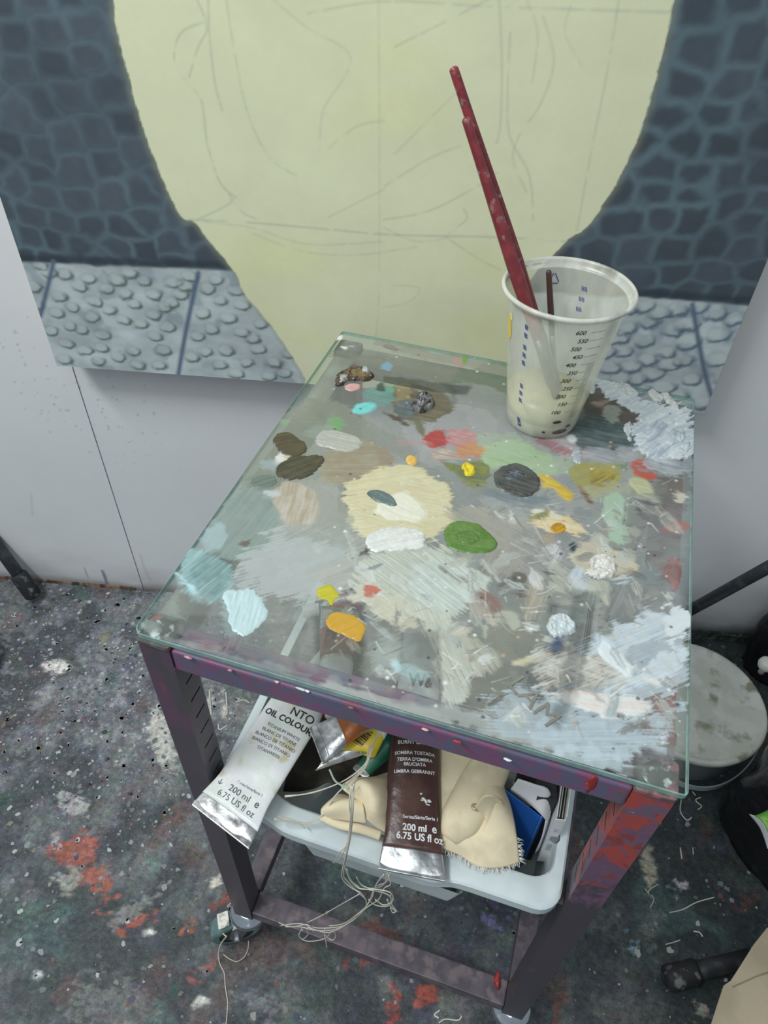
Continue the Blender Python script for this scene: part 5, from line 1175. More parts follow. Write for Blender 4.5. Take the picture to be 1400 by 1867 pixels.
# ============================================================ PAINT TUBES
M_FOIL = mat('crumpled_aluminium', (176, 178, 178), .30, .85, var=[((140, 140, 138), .45)], vscale=60, bump=(34, .55, .004), k=.65)
def tube(label, cl, cr_, neck, r, mbody, foil=.12, wr=.0012, seed=0, text=None, inkm=None, group=None, bands=(), cap=True, capm=None, zlift=True, name='paint_tube', drop=0.0, rt=None):
    rt = rt or r
    cl = np.array(cl, float); cr_ = np.array(cr_, float); neck = np.array(neck, float); mid = (cl + cr_) / 2
    W2 = np.linalg.norm(cr_ - cl) / 2; ax = neck - mid; Lt = np.linalg.norm(ax); ax = ax / Lt
    wd_ = (cr_ - cl) / (2 * W2); up = np.cross(wd_, ax); up = up / np.linalg.norm(up)
    if up[2] < 0: up = -up
    wd0 = wd_; wd1 = np.cross(ax, up); wd1 = wd1 * (1 if wd1 @ wd_ > 0 else -1)
    o = root(name, tuple(mid), label, 'tube', group)
    def hw(t): return W2 + (r - W2) * sst(t * 1.05) if rt == r else W2 * (1 - .16 * sst(t * 4)) + (r - W2 * .84) * sst((t - .75) / .25)
    def ht(t): return .0010 + (rt - .0010) * min(1, t / .8) ** .75 if t < .8 else rt + (r * .8 - rt) * sst((t - .8) / .2)
    def wrk(s, t): return wr * 2 * (fbm(np.array([s * 60 + seed * 3.1]), np.array([t * Lt * 45 + seed]), 200 + seed, 4)[0] - .5) * min(1, t * 8 + .1) * (1 - .5 * t)
    def surf(s, t, side=1, off=0.0):
        """s metres from the axis, t 0..1 from crimp to shoulder"""
        h_ = hw(t); q = max(-1, min(1, s / h_)); w_ = wd0 * (1 - sst(t * 3)) + wd1 * sst(t * 3)
        return mid + ax * Lt * t + w_ * s + up * ((ht(t) if zlift else 0) + side * ht(t) * math.sqrt(max(0, 1 - abs(q) ** 2.4)) + (wrk(s, t) * (1 - abs(q) ** 4) if side > 0 else 0) + off - drop * t * t)
    def shell(nm, t0, t1, m, nt_, par, off=0.0):
        ns = 22; V = []; Fc = []
        for i in range(nt_ + 1):
            t = t0 + (t1 - t0) * i / nt_; h_ = hw(t) + off
            for side in (1, -1):
                rg = range(ns) if side > 0 else range(ns, 0, -1)
                for k in rg:
                    u = -math.cos(math.pi * k / ns); V.append(surf(u * h_, t, side, off * side))
        n = 2 * ns
        for i in range(nt_):
            for k in range(n): Fc.append((i * n + k, i * n + (k + 1) % n, (i + 1) * n + (k + 1) % n, (i + 1) * n + k))
        Fc += [tuple(reversed(range(n))), tuple(range(nt_ * n, nt_ * n + n))]
        return mesh(nm, V, Fc, m, par, True)
    body = shell('body', foil, 1.0, mbody, 40, o, .0002)
    fe = shell('foil_end', 0.0, foil + .004, M_FOIL, 12, o)
    # folded crimp
    Rm = Matrix((Vector(wd0), Vector(ax), Vector(np.cross(wd0, ax)))).transposed()
    obox('crimp', mid + up * (.0010 if zlift else 0) + ax * .0016, (2 * W2 + .0006, .0058, .0030), Rm, M_FOIL, o, .0006)
    for (t0, t1, mb) in bands: shell('label_band', t0, t1, mb, 10, o, .0005)
    # shoulder and cap
    e_ = np.array(surf(0, 1.0, 1)) - up * (ht(1)); Rz = Vector((0, 0, 1)).rotation_difference(Vector(ax)).to_matrix()
    e_ = mid + ax * Lt + up * ((ht(1) if zlift else 0) - drop)
    lathe('shoulder', [(r, 0), (r * .9, .003), (r * .42, .008), (r * .40, .012)], e_, M_FOIL, o, 28, False, True, Rz)
    if cap: lathe('cap', [(r * .40, .010), (r * .62, .011), (r * .62, .012), (r * .56, .028), (r * .50, .0295)], e_, capm or M_WCAP, o, 24, True, True, Rz)
    if text:
        for tt in text:
            its, im = tt
            lettering(its, lambda x, y: surf(x, y / Lt, 1, .00055), im, body)
    return o, surf, Lt
M_WCAP = mat('white_plastic_cap', (190, 190, 186), .4); M_BCAP = mat('black_plastic_cap', (44, 44, 46), .4)
M_TWHITE = mat('white_tube_print', (198, 206, 206), .38, var=[((186, 190, 184), .48), ((176, 168, 140), .335)], vscale=34, bump=(70, .35, .003), k=.62)
M_TBROWN = mat('brown_tube_print', (54, 36, 34), .30, var=[((66, 46, 40), .45)], vscale=40, bump=(60, .35, .003), k=.55)
ZW = ZR + .0015
cl = at(352, 1467, ZR + .012); cr_ = at(455, 1547, ZR + .012); nk = at(560, 1270, ZR + .012); nk = (cl + cr_) / 2 + (nk - (cl + cr_) / 2) * (.165 / np.linalg.norm(nk - (cl + cr_) / 2))
wt = [([('200 ml', -.012, .0280, .0086, 'LEFT', {}), ('e', .0175, .0280, .0094, 'LEFT', dict(bold=.0001)), ('6.75 US fl oz', -.0195, .0195, .0082, 'LEFT', {}), ('Series/Série/Serie 1', -.008, .0380, .0036, 'LEFT', {}), ('\u2193', -.026, .028, .008, 'LEFT', {}),
         ('TITANIUM WHITE', .004, .0985, .0046, 'CENTER', {}), ('BLANC DE TITANE', .003, .0925, .0046, 'CENTER', {}), ('BLANCO DE TITANIO', .002, .0865, .0046, 'CENTER', {}), ('BIANCO DI TITANIO', .001, .0805, .0046, 'CENTER', {}), ('TITANWEISS', .002, .0745, .0046, 'CENTER', {})], M_INKG),
      ([('OIL COLOUR', .002, .1090, .0088, 'CENTER', dict(bold=.00025)), ('NTO', .012, .1190, .0120, 'CENTER', dict(bold=.0001))], M_INK)]
tube('large white oil colour tube of titanium white hanging over the tray front', cl, cr_, nk, .0200, M_TWHITE, foil=.085, wr=.0034, rt=.0075, seed=1, text=wt, group='large oil colour tubes')
cl = at(691, 1583, ZR + .005); cr_ = at(811, 1606, ZR + .005); nk = at(754, 1355, ZR + .010); nk = (cl + cr_) / 2 + (nk - (cl + cr_) / 2) * (.165 / np.linalg.norm(nk - (cl + cr_) / 2))
bt_ = [([('200 ml', -.0095, .0340, .0080, 'LEFT', dict(bold=.00022)), ('e', .0172, .0340, .0094, 'LEFT', dict(bold=.0002)), ('6.75 US fl oz', -.0150, .0265, .0082, 'LEFT', dict(bold=.0002)), ('Series/Série/Serie 1', -.0095, .0440, .0042, 'LEFT', dict(bold=.00006)),
          ('SOMBRA TOSTADA', .0005, .1010, .0044, 'CENTER', dict(bold=.00008)), ("TERRA D'OMBRA", .0005, .0950, .0044, 'CENTER', dict(bold=.00008)), ('BRUCIATA', .0005, .0905, .0044, 'CENTER', dict(bold=.00008)), ('UMBRA GEBRANNT', .0005, .0840, .0044, 'CENTER', dict(bold=.00008)),
          ('BURNT UMBER', .0005, .1110, .0050, 'CENTER', dict(bold=.00008))], M_INKW)]
tb, tsurf, tL = tube('large dark brown oil colour tube of burnt umber lying over the tray front', cl, cr_, nk, .0215, M_TBROWN, foil=.115, wr=.0016, rt=.0120, seed=2, text=bt_, group='large oil colour tubes')
for i in range(7):
    s0_, t0_ = .006 + .010 * rnd.random(), (.055 + .012 * rnd.random()) / tL * 1.0
    c_ = tsurf(s0_, t0_, 1, .0006); crust(c_, (.0006 + .0016 * rnd.random(), .0006 + .001 * rnd.random(), .0003), M_WHITEP, tb, name='paint_speck')
M_YEL = mat('yellow_tube_print', (214, 178, 40), .35, k=.6); M_ORG = mat('orange_tube_print', (164, 96, 40), .35, var=[((140, 76, 36), .5)], vscale=60); M_GRN = mat('dark_green_tube_print', (26, 92, 70), .35)
M_BAND = mat('white_label_band', (206, 206, 200), .45); M_RBR = mat('red_brown_label', (146, 92, 78), .45, var=[((120, 74, 62), .5)], vscale=80)
def barcode(surf, Lt, s0, s1, t0, t1, parent, across=True):
    V = []; Fc = []; x = t0
    r_ = random.Random(3)
    while x < t1:
        w_ = r_.choice([.0005, .0008, .0013]); n0_ = len(V)
        for (s, t) in ((s0, x), (s1, x), (s1, x + w_), (s0, x + w_)): V.append(surf(s, t / Lt, 1, .0008))
        Fc.append((n0_, n0_ + 1, n0_ + 2, n0_ + 3)); x += w_ + r_.choice([.0005, .0008, .0011])
    return mesh('barcode', V, Fc, M_INK, parent)
zy = .532
o, sf, lt = tube('small yellow tube with a barcode under the front rail', at(577, 1404, zy), at(668, 1374, zy), at(716, 1296, zy), .0120, M_YEL, foil=.14, wr=.0012, seed=3, bands=[(.55, .95, M_BAND)], group='small paint tubes in the tray')
barcode(sf, lt, -.004, .008, .018, .034, o)
lettering([('4000', -.006, .015, .006, 'LEFT', dict(bold=.0002, rot=90))], lambda x, y: sf(x, y / lt, 1, .0009), mat('orange_ink', (190, 110, 30), .5), o)
tube('small crumpled bare metal tube with an orange label beside the yellow one', at(590, 1392, zy + .012), at(566, 1328, zy + .012), at(668, 1322, zy + .016), .0115, M_FOIL, foil=.12, wr=.0030, seed=4, bands=[(.50, .98, M_ORG)], group='small paint tubes in the tray')
tube('dark green paint tube behind the hanging strings', at(645, 1400, .505), at(668, 1420, .505), at(715, 1345, .515), .0125, M_GRN, foil=.1, wr=.001, seed=5, group='small paint tubes in the tray', zlift=False)
zt_ = .545
o, sf, lt = tube('crimped metal tube with a red brown label, under the ochre dab', at(586, 1108, zt_), at(656, 1118, zt_), at(612, 1268, zt_ - .008), .0155, M_FOIL, foil=.16, wr=.002, seed=6, bands=[(.30, .68, M_RBR), (.72, .97, M_BAND)], group='paint tubes seen through the glass')
barcode(sf, lt, -.013, -.002, .034, .058, o)
o, sf, lt = tube('white printed tube seen through the glass beside a tall white carton', at(722, 1290, .535), at(800, 1305, .535), at(765, 1158, .540), .0170, mat('white_grey_tube_print', (196, 198, 194), .4, var=[((176, 180, 178), .5)], vscale=60), foil=.1, wr=.0015, seed=7, group='paint tubes seen through the glass')
lettering([('W', -.010, .020, .016, 'LEFT', dict(bold=.0004)), ('&', .006, .020, .012, 'LEFT', dict(bold=.0003))], lambda x, y: sf(x, y / lt, 1, .0009), M_INK, o)
tube('tube with a red and blue label lying aslant near the yellow green dab', at(690, 1140, .52), at(650, 1085, .52), at(600, 1120, .52), .0130, mat('red_blue_label', (168, 70, 60), .4, var=[((50, 76, 150), .44)], vscale=30), foil=.12, wr=.001, seed=8, group='paint tubes seen through the glass')
tube('silver tube lying across the middle of the tray', at(700, 1180, .53), at(668, 1230, .53), at(780, 1250, .525), .0130, M_FOIL, foil=.1, wr=.002, seed=9, bands=[(.4, .7, M_BAND)], group='paint tubes seen through the glass')

# ============================================================ CARTONS in the tray
M_CARD = mat('white_card', (198, 200, 202), .6, var=[((184, 186, 190), .4)], vscale=20); M_CARDIN = mat('grey_card_inside', (150, 146, 134), .8); M_BLUE = mat('blue_card', (26, 84, 156), .45, var=[((22, 72, 140), .5)], vscale=20, k=.6)
M_BLUE2 = mat('light_blue_card', (40, 104, 176), .5)
def slab(name, p, q, thick, z0, z1, m, parent, side=1, lean=(0, 0)):
    """upright board between floor points p and q"""
    p = np.array(p[:2]); q = np.array(q[:2]); d = (q - p) / np.linalg.norm(q - p); n_ = np.array([-d[1], d[0]]) * side * thick
    ln = np.array(lean); V = [(*(p + ln), z0), (*(q + ln), z0), (*(q + n_ + ln), z0), (*(p + n_ + ln), z0), (*p, z1), (*q, z1), (*(q + n_), z1), (*(p + n_), z1)]
    return mesh(name, V, [(3, 2, 1, 0), (4, 5, 6, 7), (0, 1, 5, 4), (1, 2, 6, 5), (2, 3, 7, 6), (3, 0, 4, 7)], m, parent)
zb = ZR - .098
p1 = at(922, 1442, ZR + .028); p2 = at(984, 1489, ZR + .028)
bb_ = root('blue_box', (*((p1 + p2) / 2)[:2], zb), 'blue card box standing beside the frayed canvas cloth', 'box')
slab('front_panel', p1, p2, .0012, zb, ZR + .028, M_BLUE, bb_)
u_ = (p2 - p1)[:2] / np.linalg.norm((p2 - p1)[:2]); nrm = np.array([-u_[1], u_[0]])
slab('side_panel', p2[:2] + u_ * .0004, p2[:2] + u_ * .0004 + nrm * .012, .0012, zb, ZR + .028, M_BLUE2, bb_, -1)
slab('back_panel', p1[:2] + nrm * .012, p2[:2] + nrm * .012, .0012, zb, ZR + .026, M_CARDIN, bb_)
# flap: a white sheet rising from the box
def grid_surface(name, rows, m, parent=None, sub=6, thick=.0012, smooth=True, noise=0.0, seed=0, fray=False):
    Rw = [catmull(r_, sub) for r_ in rows]; cols_ = [catmull([Rw[i][j] for i in range(len(Rw))], sub) for j in range(len(Rw[0]))]
    nc = len(cols_); nr = len(cols_[0]); V = [np.array(cols_[j][i]) for i in range(nr) for j in range(nc)]
    Fc = [(i * nc + j, i * nc + j + 1, (i + 1) * nc + j + 1, (i + 1) * nc + j) for i in range(nr - 1) for j in range(nc - 1)]
    if noise:
        for v in V: v[2] += noise * (fbm(np.array([v[0] / .02]), np.array([v[1] / .02]), seed, 3)[0] - .5)
    o = mesh(name, V, Fc, m, parent, smooth); md = o.modifiers.new('thickness', 'SOLIDIFY'); md.thickness = thick; md.offset = -1
    return o, (V, nr, nc)
A3 = lambda px, py, z: np.array(at(px, py, z))
cf = root('white_card_sleeve', tuple(A3(975, 1460, zb)), 'bent white card sleeve standing behind the blue box', 'box')
grid_surface('bent_card', [[A3(930, 1440, ZR + .030), A3(958, 1460, ZR + .030), A3(985, 1484, ZR + .030), A3(996, 1496, ZR + .020)], [A3(944, 1421, ZR + .052), A3(975, 1431, ZR + .054), A3(1001, 1441, ZR + .050), A3(1006, 1470, ZR + .024)]], M_CARD, cf, 5, .0010)
grid_surface('bent_card', [[A3(996, 1497, ZR + .018), A3(988, 1530, ZR - .010), A3(976, 1556, ZR - .040)], [A3(1007, 1472, ZR + .022), A3(1000, 1505, ZR - .010), A3(986, 1545, ZR - .040)]], M_CARD, cf, 4, .0010)
a1 = np.array([.3445, .052]); a2 = np.array([.3535, .054]); dirl = np.array([.0, .24]); dirl = dirl / np.linalg.norm(dirl)
wc = root('flat_carton', (*a1[:2], zb), 'long white flat carton standing on edge along the tray right side', 'box')
ua = (a2 - a1)[:2]; wl_ = .0092; ua = ua / np.linalg.norm(ua)
q0 = a1[:2]; q1 = a1[:2] + ua * wl_; LC = .27
slab('end_panel', q0, q1, .0010, zb + .04, ZR + .038, M_CARD, wc)
slab('side_panel', q0 + dirl * .0012, q0 + dirl * LC, .0009, zb + .04, ZR + .042, M_CARD, wc, -1); slab('side_panel', q1 + dirl * .0012, q1 + dirl * LC, .0009, zb + .04, ZR + .044, M_CARD, wc, 1)
slab('inner_sheet', q0 + ua * .0030 + dirl * .004, q0 + ua * .0030 + dirl * (LC - .01), .0007, zb + .044, ZR + .036, M_CARD, wc, -1); slab('inner_sheet', q0 + ua * .0060 + dirl * .004, q0 + ua * .0060 + dirl * (LC - .01), .0007, zb + .044, ZR + .034, M_CARDIN, wc, -1)
fe_ = lambda x, y: tuple(np.array([*(q0 + ua * (wl_ / 2 + y) - dirl * .0006), ZR - .006 + x]))
lettering([('M', .022, -.0035, .008, 'CENTER', {}), ('|||||||||', .004, -.004, .009, 'CENTER', dict(space=.7)), ('0080', -.016, -.003, .007, 'CENTER', {})], lambda x, y: (lambda v: (v[0], v[1], v[2]))(fe_(x, -y - .0)), mat('faint_grey_ink', (150, 152, 160), .6), wc)
k1 = at(1002, 1445, ZR + .03); bk = root('black_carton', (*at(1008, 1440, ZR)[:2], zb), 'narrow black carton standing behind the white cartons', 'box')
c1 = q0 - ua * .0195 + dirl * .016; slab('front_panel', c1, c1 + ua * .0180, .0010, zb, ZR + .044, mat('black_card', (30, 30, 32), .5), bk); slab('body', c1 + dirl * .0012, c1 + ua * .0180 + dirl * .0012, .13, zb, ZR + .043, mat('black_card_body', (34, 33, 34), .5), bk)
b0 = at(992, 1185, ZR + .02)[:2]; bx = root('blue_carton', (*b0, zb), 'narrow blue carton seen through the glass under the pale grey lump', 'box')
slab('body', b0, b0 + np.array([.018, .0]), .045, zb, ZR + .022, M_BLUE2, bx); slab('lid_flap', b0 + np.array([0, .046]), b0 + np.array([.018, .046]), .014, zb, ZR + .024, M_CARD, bx)
tc0 = at(800, 1300, ZR + .03)[:2]; tw = root('tall_white_carton', (*tc0, zb), 'slim tall white carton standing in the tray, seen through the glass', 'box')
slab('body', tc0, tc0 + np.array([.014, .001]), .115, zb, ZR + .045, M_CARD, tw); slab('end_flap', tc0 + np.array([0, -.0012]), tc0 + np.array([.014, -.0002]), .0008, zb, ZR + .044, M_CARD, tw)
lettering([('School', 0, 0, .0042, 'CENTER', {}), ('of Arts', 0, -.005, .0042, 'CENTER', {})], lambda x, y: (tc0[0] + .007 + x, tc0[1] + .100 + y, ZR + .0454), M_INKG, tw)
# kraft paper parcel and a parcel printed with large grey letters
pk = root('kraft_parcel', (*at(915, 1200, ZR + .02)[:2], zb), 'olive brown paper parcel in the tray, seen through the glass', 'parcel')
pc_ = at(915, 1195, ZR + .03); bmk = bmesh.new(); bm_box(bmk, (pc_[0], pc_[1], (zb + ZR + .035) / 2), (.052, .098, ZR + .035 - zb), Matrix.Rotation(-.05, 3, 'Z'), .008, 3)
bm_obj('wrapping', bmk, mat('olive_kraft_paper', (150, 144, 112), .8, var=[((132, 126, 98), .5)], vscale=20, bump=(60, .5, .004)), pk)
bmk = bmesh.new(); bm_box(bmk, (pc_[0], pc_[1] - .006, ZR + .0362), (.054, .012, .0016), Matrix.Rotation(-.05, 3, 'Z'), .0006, 1); bm_obj('tape_strip', bmk, M_CARDIN, pk)
pp_ = at(960, 1290, ZR + .03) - np.array([.010, 0, 0])
lp = root('white_parcel', (pp_[0], pp_[1], zb), 'white wrapped parcel in the tray, seen dimly under the brushed white paint', 'parcel')
bmk = bmesh.new(); bm_box(bmk, (pp_[0], pp_[1], (zb + ZR + .030) / 2), (.058, .050, ZR + .030 - zb), Matrix.Rotation(-.1, 3, 'Z'), .003, 2); bm_obj('wrapping', bmk, M_CARD, lp)
_u = gl_(935, 1240); _v = gl_(997, 1306) - _u; _v = _v / np.linalg.norm(_v); _c = gl_(966, 1272); _n = np.array([-_v[1], _v[0]])
lettering([('L', -.0125, -.007, .0215, 'CENTER', {}), ('A', .0005, -.007, .0215, 'CENTER', {}), ('M', .0165, -.007, .0215, 'CENTER', {})], lambda x, y: (*(_c + _v * x + _n * y), G + .0011), mat('grey_letter_ink', (136, 133, 122), .6, k=.8), palette)['label'] = 'large grey letters among the white paint'

# dark sheet added under everything to darken the tray inside
rg = root('tray_dark_sheet', (.19, .15, ZR - .10), 'dark brown sheet added deep in the tray to darken its inside under the tubes', 'rag')
rows = []
for i in range(9):
    y = .045 + .30 * i / 8; rows.append([np.array([x, y, ZR - .052 + .022 * math.sin(i * 2.1 + x * 60) + (.018 if .12 < x < .25 and y < .12 else 0)]) for x in np.linspace(.078, .188, 7)])
grid_surface('folds', rows, mat('tray_shade_brown', (62, 56, 48), .95, var=[((44, 40, 36), .5)], vscale=30), rg, 4, .002)

# ============================================================ CANVAS CLOTH
M_CLOTH = mat('unbleached_canvas', (188, 176, 148), .85, var=[((174, 162, 136), .45)], vscale=30, bump=(900, .25, .0006), k=.6)
M_CLOTHF = mat('canvas_threads', (206, 200, 184), .85)
cloth = root('canvas_cloth', tuple(at(860, 1520, ZR)), 'crumpled unbleached canvas cloth with a frayed edge draped over the tray front', 'cloth')
z = ZR
rows = [[A3(790, 1330, z + .012), A3(830, 1350, z + .026), A3(880, 1385, z + .030), A3(912, 1425, z + .026), A3(922, 1448, z + .020)],
        [A3(795, 1400, z + .010), A3(830, 1430, z + .022), A3(880, 1440, z + .038), A3(908, 1452, z + .044), A3(932, 1480, z + .022)],
        [A3(800, 1460, z + .008), A3(835, 1490, z + .016), A3(872, 1488, z + .020), A3(905, 1492, z + .030), A3(940, 1520, z + .018)],
        [A3(800, 1510, z + .005), A3(840, 1530, z + .012), A3(875, 1535, z + .014), A3(912, 1545, z + .014), A3(944, 1552, z + .010)],
        [A3(800, 1545, z + .001), A3(838, 1558, z + .0035), A3(870, 1578, z + .0030), A3(908, 1582, z + .0030), A3(946, 1570, z + .0030)]]
o, (V, nr, nc) = grid_surface('sheet', rows, M_CLOTH, cloth, 7, .0012, noise=.003, seed=301)
# frayed threads at the sheet's lower and right edge
edge = [V[(nr - 1) * nc + j] for j in range(nc)] + [V[i * nc + nc - 1] for i in range(nr - 1, nr // 2, -1)]
TV = []; TF = []
for i in range(150):
    j = rnd.randrange(len(edge) - 1); t_ = rnd.random(); p = edge[j] * (1 - t_) + edge[j + 1] * t_; tan = edge[j + 1] - edge[j]; tan = tan / (np.linalg.norm(tan) + 1e-9)
    out = np.array([tan[1], -tan[0], 0]) if j < nc else np.array([1, .2, 0]); out = out * (1 if out[1] < 0 or j >= nc else -1)
    l_ = .0025 + .0035 * rnd.random(); d_ = out + tan * rnd.uniform(-.6, .6); q = p + d_ * l_ + np.array([0, 0, .0006 * rnd.random()])
    v, f = sweep_vf([p - d_ * .001, (p + q) / 2 + np.array([0, 0, .0008]), q], .00022, 4); b = len(TV); TV += v; TF += [tuple(k + b for k in ff) for ff in f]
tag(mesh('frayed_threads', TV, TF, M_CLOTHF, cloth, True), kind='stuff')
# diagonal rolled fold (open end at the top left)
def roll(name, pts, rad, m, parent, flat=.75): return sweep(name, catmull([np.array(p) for p in pts], 8), rad, m, parent, 22, flat)
rp = [A3(915, 1350, z + .030), A3(893, 1398, z + .034), A3(870, 1440, z + .028), A3(842, 1490, z + .016), A3(818, 1530, z + .008)]
n_ = 8 * 4 + 1; roll('rolled_fold', rp, [.016 + .006 * math.sin(math.pi * i / (n_ - 1)) * .6 - .008 * max(0, i / (n_ - 1) - .8) * 5 for i in range(n_)], M_CLOTH, cloth)
# upstanding torn edge with hollow
rows = [[A3(866, 1470, z + .040), A3(880, 1452, z + .056), A3(900, 1450, z + .058), A3(916, 1462, z + .044)], [A3(884, 1492, z + .024), A3(890, 1470, z + .040), A3(903, 1464, z + .042), A3(922, 1480, z + .028)], [A3(880, 1515, z + .018), A3(892, 1505, z + .020), A3(905, 1500, z + .020), A3(926, 1505, z + .018)]]
grid_surface('torn_fold', rows, M_CLOTH, cloth, 6, .0010, noise=.002, seed=305)
# left bunch: a lobe folded over itself above a long lower lip
rows = [[A3(640, 1436, z - .030), A3(672, 1424, z - .020), A3(700, 1412, z - .012), A3(735, 1405, z - .014), A3(770, 1400, z - .016)],
        [A3(622, 1434, z + .014), A3(650, 1420, z + .024), A3(690, 1428, z + .020), A3(728, 1440, z + .000), A3(765, 1450, z - .006)],
        [A3(634, 1446, z + .020), A3(664, 1438, z + .030), A3(688, 1448, z + .028), A3(720, 1470, z + .004), A3(760, 1490, z - .002)],
        [A3(655, 1460, z + .014), A3(668, 1468, z + .020), A3(684, 1480, z + .022), A3(715, 1498, z + .004), A3(755, 1515, z + .000)],
        [A3(648, 1470, z + .006), A3(664, 1488, z + .010), A3(682, 1504, z + .008), A3(712, 1522, z + .0025), A3(745, 1535, z + .001)]]
grid_surface('bunched_fold', rows, M_CLOTH, cloth, 7, .0012, noise=.0022, seed=310)
rows = [[A3(612, 1452, z - .012), A3(622, 1450, z - .010), A3(640, 1454, z - .008), A3(660, 1462, z - .004)],
        [A3(590, 1472, z + .010), A3(606, 1460, z + .016), A3(632, 1458, z + .018), A3(660, 1464, z + .016)],
        [A3(586, 1482, z + .010), A3(604, 1474, z + .020), A3(634, 1472, z + .020), A3(664, 1478, z + .018)],
        [A3(588, 1490, z + .003), A3(608, 1492, z + .008), A3(636, 1496, z + .008), A3(668, 1500, z + .008)]]
grid_surface('bunched_fold', rows, M_CLOTH, cloth, 7, .0012, noise=.0012, seed=311)
roll('rolled_fold', [A3(586, 1488, z + .006), A3(620, 1503, z + .004), A3(660, 1512, z + .004), A3(694, 1524, z + .0030)], [.0045] * 25, M_CLOTH, cloth, .7)
lathe('brass_eyelet', [(.0016, 0), (.0034, .0004), (.0038, .0012), (.0034, .0020), (.0016, .0022)], A3(866, 1472, z + .034), mat('dull_brass', (170, 150, 120), .4, .3), cloth, 18)

# ============================================================ STRINGS
M_STR = mat('cotton_string', (190, 184, 168), .85); M_STRG = mat('greenish_cotton_string', (150, 168, 152), .85)
def strings(name, strands, m, label=None, cat=None, parent=None, rad=.00055):
    TV = []; TF = []
    for s_ in strands:
        P = catmull([np.array(p) for p in s_], 6); v, f = sweep_vf(P, rad, 5); b = len(TV); TV += v; TF += [tuple(k + b for k in ff) for ff in f]
    return mesh(name, TV, TF, m, parent, True)
Y3 = lambda px, py, y: np.array(aty(px, py, y))
def jit(P, a): return [p + np.array([rnd.uniform(-a, a), rnd.uniform(-a, a), rnd.uniform(-a, a)]) for p in P]
st = root('string_tangle', tuple(Y3(640, 1500, -.02)), 'tangled pale cotton strings hanging over the tray front between the two large tubes', 'string')
A1 = [A3(520, 1452, z + .012), A3(560, 1447, z + .020), A3(605, 1434, z + .026), A3(640, 1416, z + .034), A3(665, 1392, z + .040), A3(673, 1366, z + .052), A3(688, 1344, z + .062), A3(700, 1325, z + .066)]
A2 = [A3(500, 1492, z + .010), A3(540, 1499, z + .004), A3(568, 1500, z + .003), A3(592, 1484, z + .012), A3(612, 1450, z + .030), A3(640, 1424, z + .036), A3(668, 1395, z + .042), A3(684, 1350, z + .060), A3(694, 1328, z + .066)]
A4 = [A3(508, 1488, z + .010), A3(535, 1496, z + .006), A3(556, 1510, z + .001)]
strings('strand', [jit(A1, .0008), jit(A1, .0012), jit(A2, .0008), jit(A2, .0012), jit(A2, .0014), A4], M_STR, parent=st)
Vt = [(602, 1405), (612, 1425), (634, 1436), (646, 1432)]
strings('strand', [[A3(*p, z + .040) for p in Vt], jit([A3(*p, z + .040) for p in Vt], .001)], M_STRG, parent=st, rad=.0009)
Hs = [[(640, 1432), (637, 1465), (640, 1500), (632, 1540), (622, 1560), (612, 1570), (618, 1556), (634, 1540)], [(645, 1430), (644, 1470), (640, 1520), (632, 1560), (626, 1595), (632, 1605), (648, 1622), (665, 1638)],
      [(641, 1434), (640, 1480), (635, 1530), (628, 1570), (632, 1590), (640, 1606), (656, 1620), (690, 1622), (712, 1628), (716, 1642), (700, 1650), (684, 1640)],
      [(643, 1434), (642, 1490), (634, 1545), (625, 1582), (624, 1602), (640, 1618), (660, 1630), (668, 1650), (650, 1668), (626, 1684), (600, 1688)]]
strings('hanging_strand', [[Y3(*p, -.028 - .0008 * k + .006 * (i == 0)) for i, p in enumerate(h)] for k, h in enumerate(Hs)], M_STR, parent=st)
Tg = [[(706, 1592), (700, 1612), (680, 1620), (660, 1614), (650, 1600)], [(712, 1590), (704, 1608), (684, 1618), (672, 1645), (655, 1668), (625, 1688), (580, 1692), (545, 1684), (510, 1688)],
      [(700, 1594), (686, 1612), (676, 1640), (650, 1672), (612, 1694), (575, 1696), (548, 1690), (520, 1690)], [(708, 1596), (712, 1612), (700, 1620), (690, 1640), (668, 1655), (640, 1680), (600, 1700), (560, 1690)],
      [(655, 1630), (620, 1650), (585, 1670), (560, 1682)], [(550, 1692), (546, 1704), (552, 1712), (562, 1702), (556, 1690)], [(552, 1694), (544, 1706), (560, 1716), (590, 1712), (606, 1698), (612, 1706), (606, 1714), (594, 1706), (592, 1694)],
      [(592, 1705), (596, 1728)], [(660, 1620), (700, 1628), (715, 1640), (706, 1652), (684, 1650), (672, 1640)], [(712, 1632), (714, 1648), (722, 1660), (716, 1664), (712, 1656)], [(508, 1682), (530, 1690), (560, 1686), (572, 1700)]]
strings('tangled_strand', [[Y3(*p, -.020 - .0015 * (k % 4)) for p in h] for k, h in enumerate(Tg)], M_STR, parent=st)
for h in ([(632, 1585), (640, 1606), (655, 1618)], [(706, 1640), (712, 1652), (724, 1662)]): strings('tangled_strand', [[Y3(*p, -.020) for p in h]], M_STRG, parent=st, rad=.0011)
# string wound round the front left castor
cs = root('loose_string', tuple(at(405, 1740, .0)), 'loose string wound round the front left castor and trailing on the floor', 'string')
W1 = [at(426, 1652, .070), at(415, 1668, .066), at(406, 1685, .062), at(405, 1700, .058), at(413, 1708, .055)]
W2_ = [at(414, 1706, .050), at(402, 1722, .030), at(398, 1742, .010), at(402, 1760, .0012), at(409, 1775, .0010), at(411, 1800, .0010), at(415, 1830, .0010), at(412, 1870, .0010), at(410, 1900, .0010)]
W3 = [at(407, 1740, .0012), at(420, 1749, .0012), at(432, 1753, .0012), at(445, 1745, .006), at(452, 1730, .016), at(453, 1716, .028)]
strings('strand', [W1, jit(W1, .0008), W2_, W3], M_STR, parent=cs, rad=.0007)

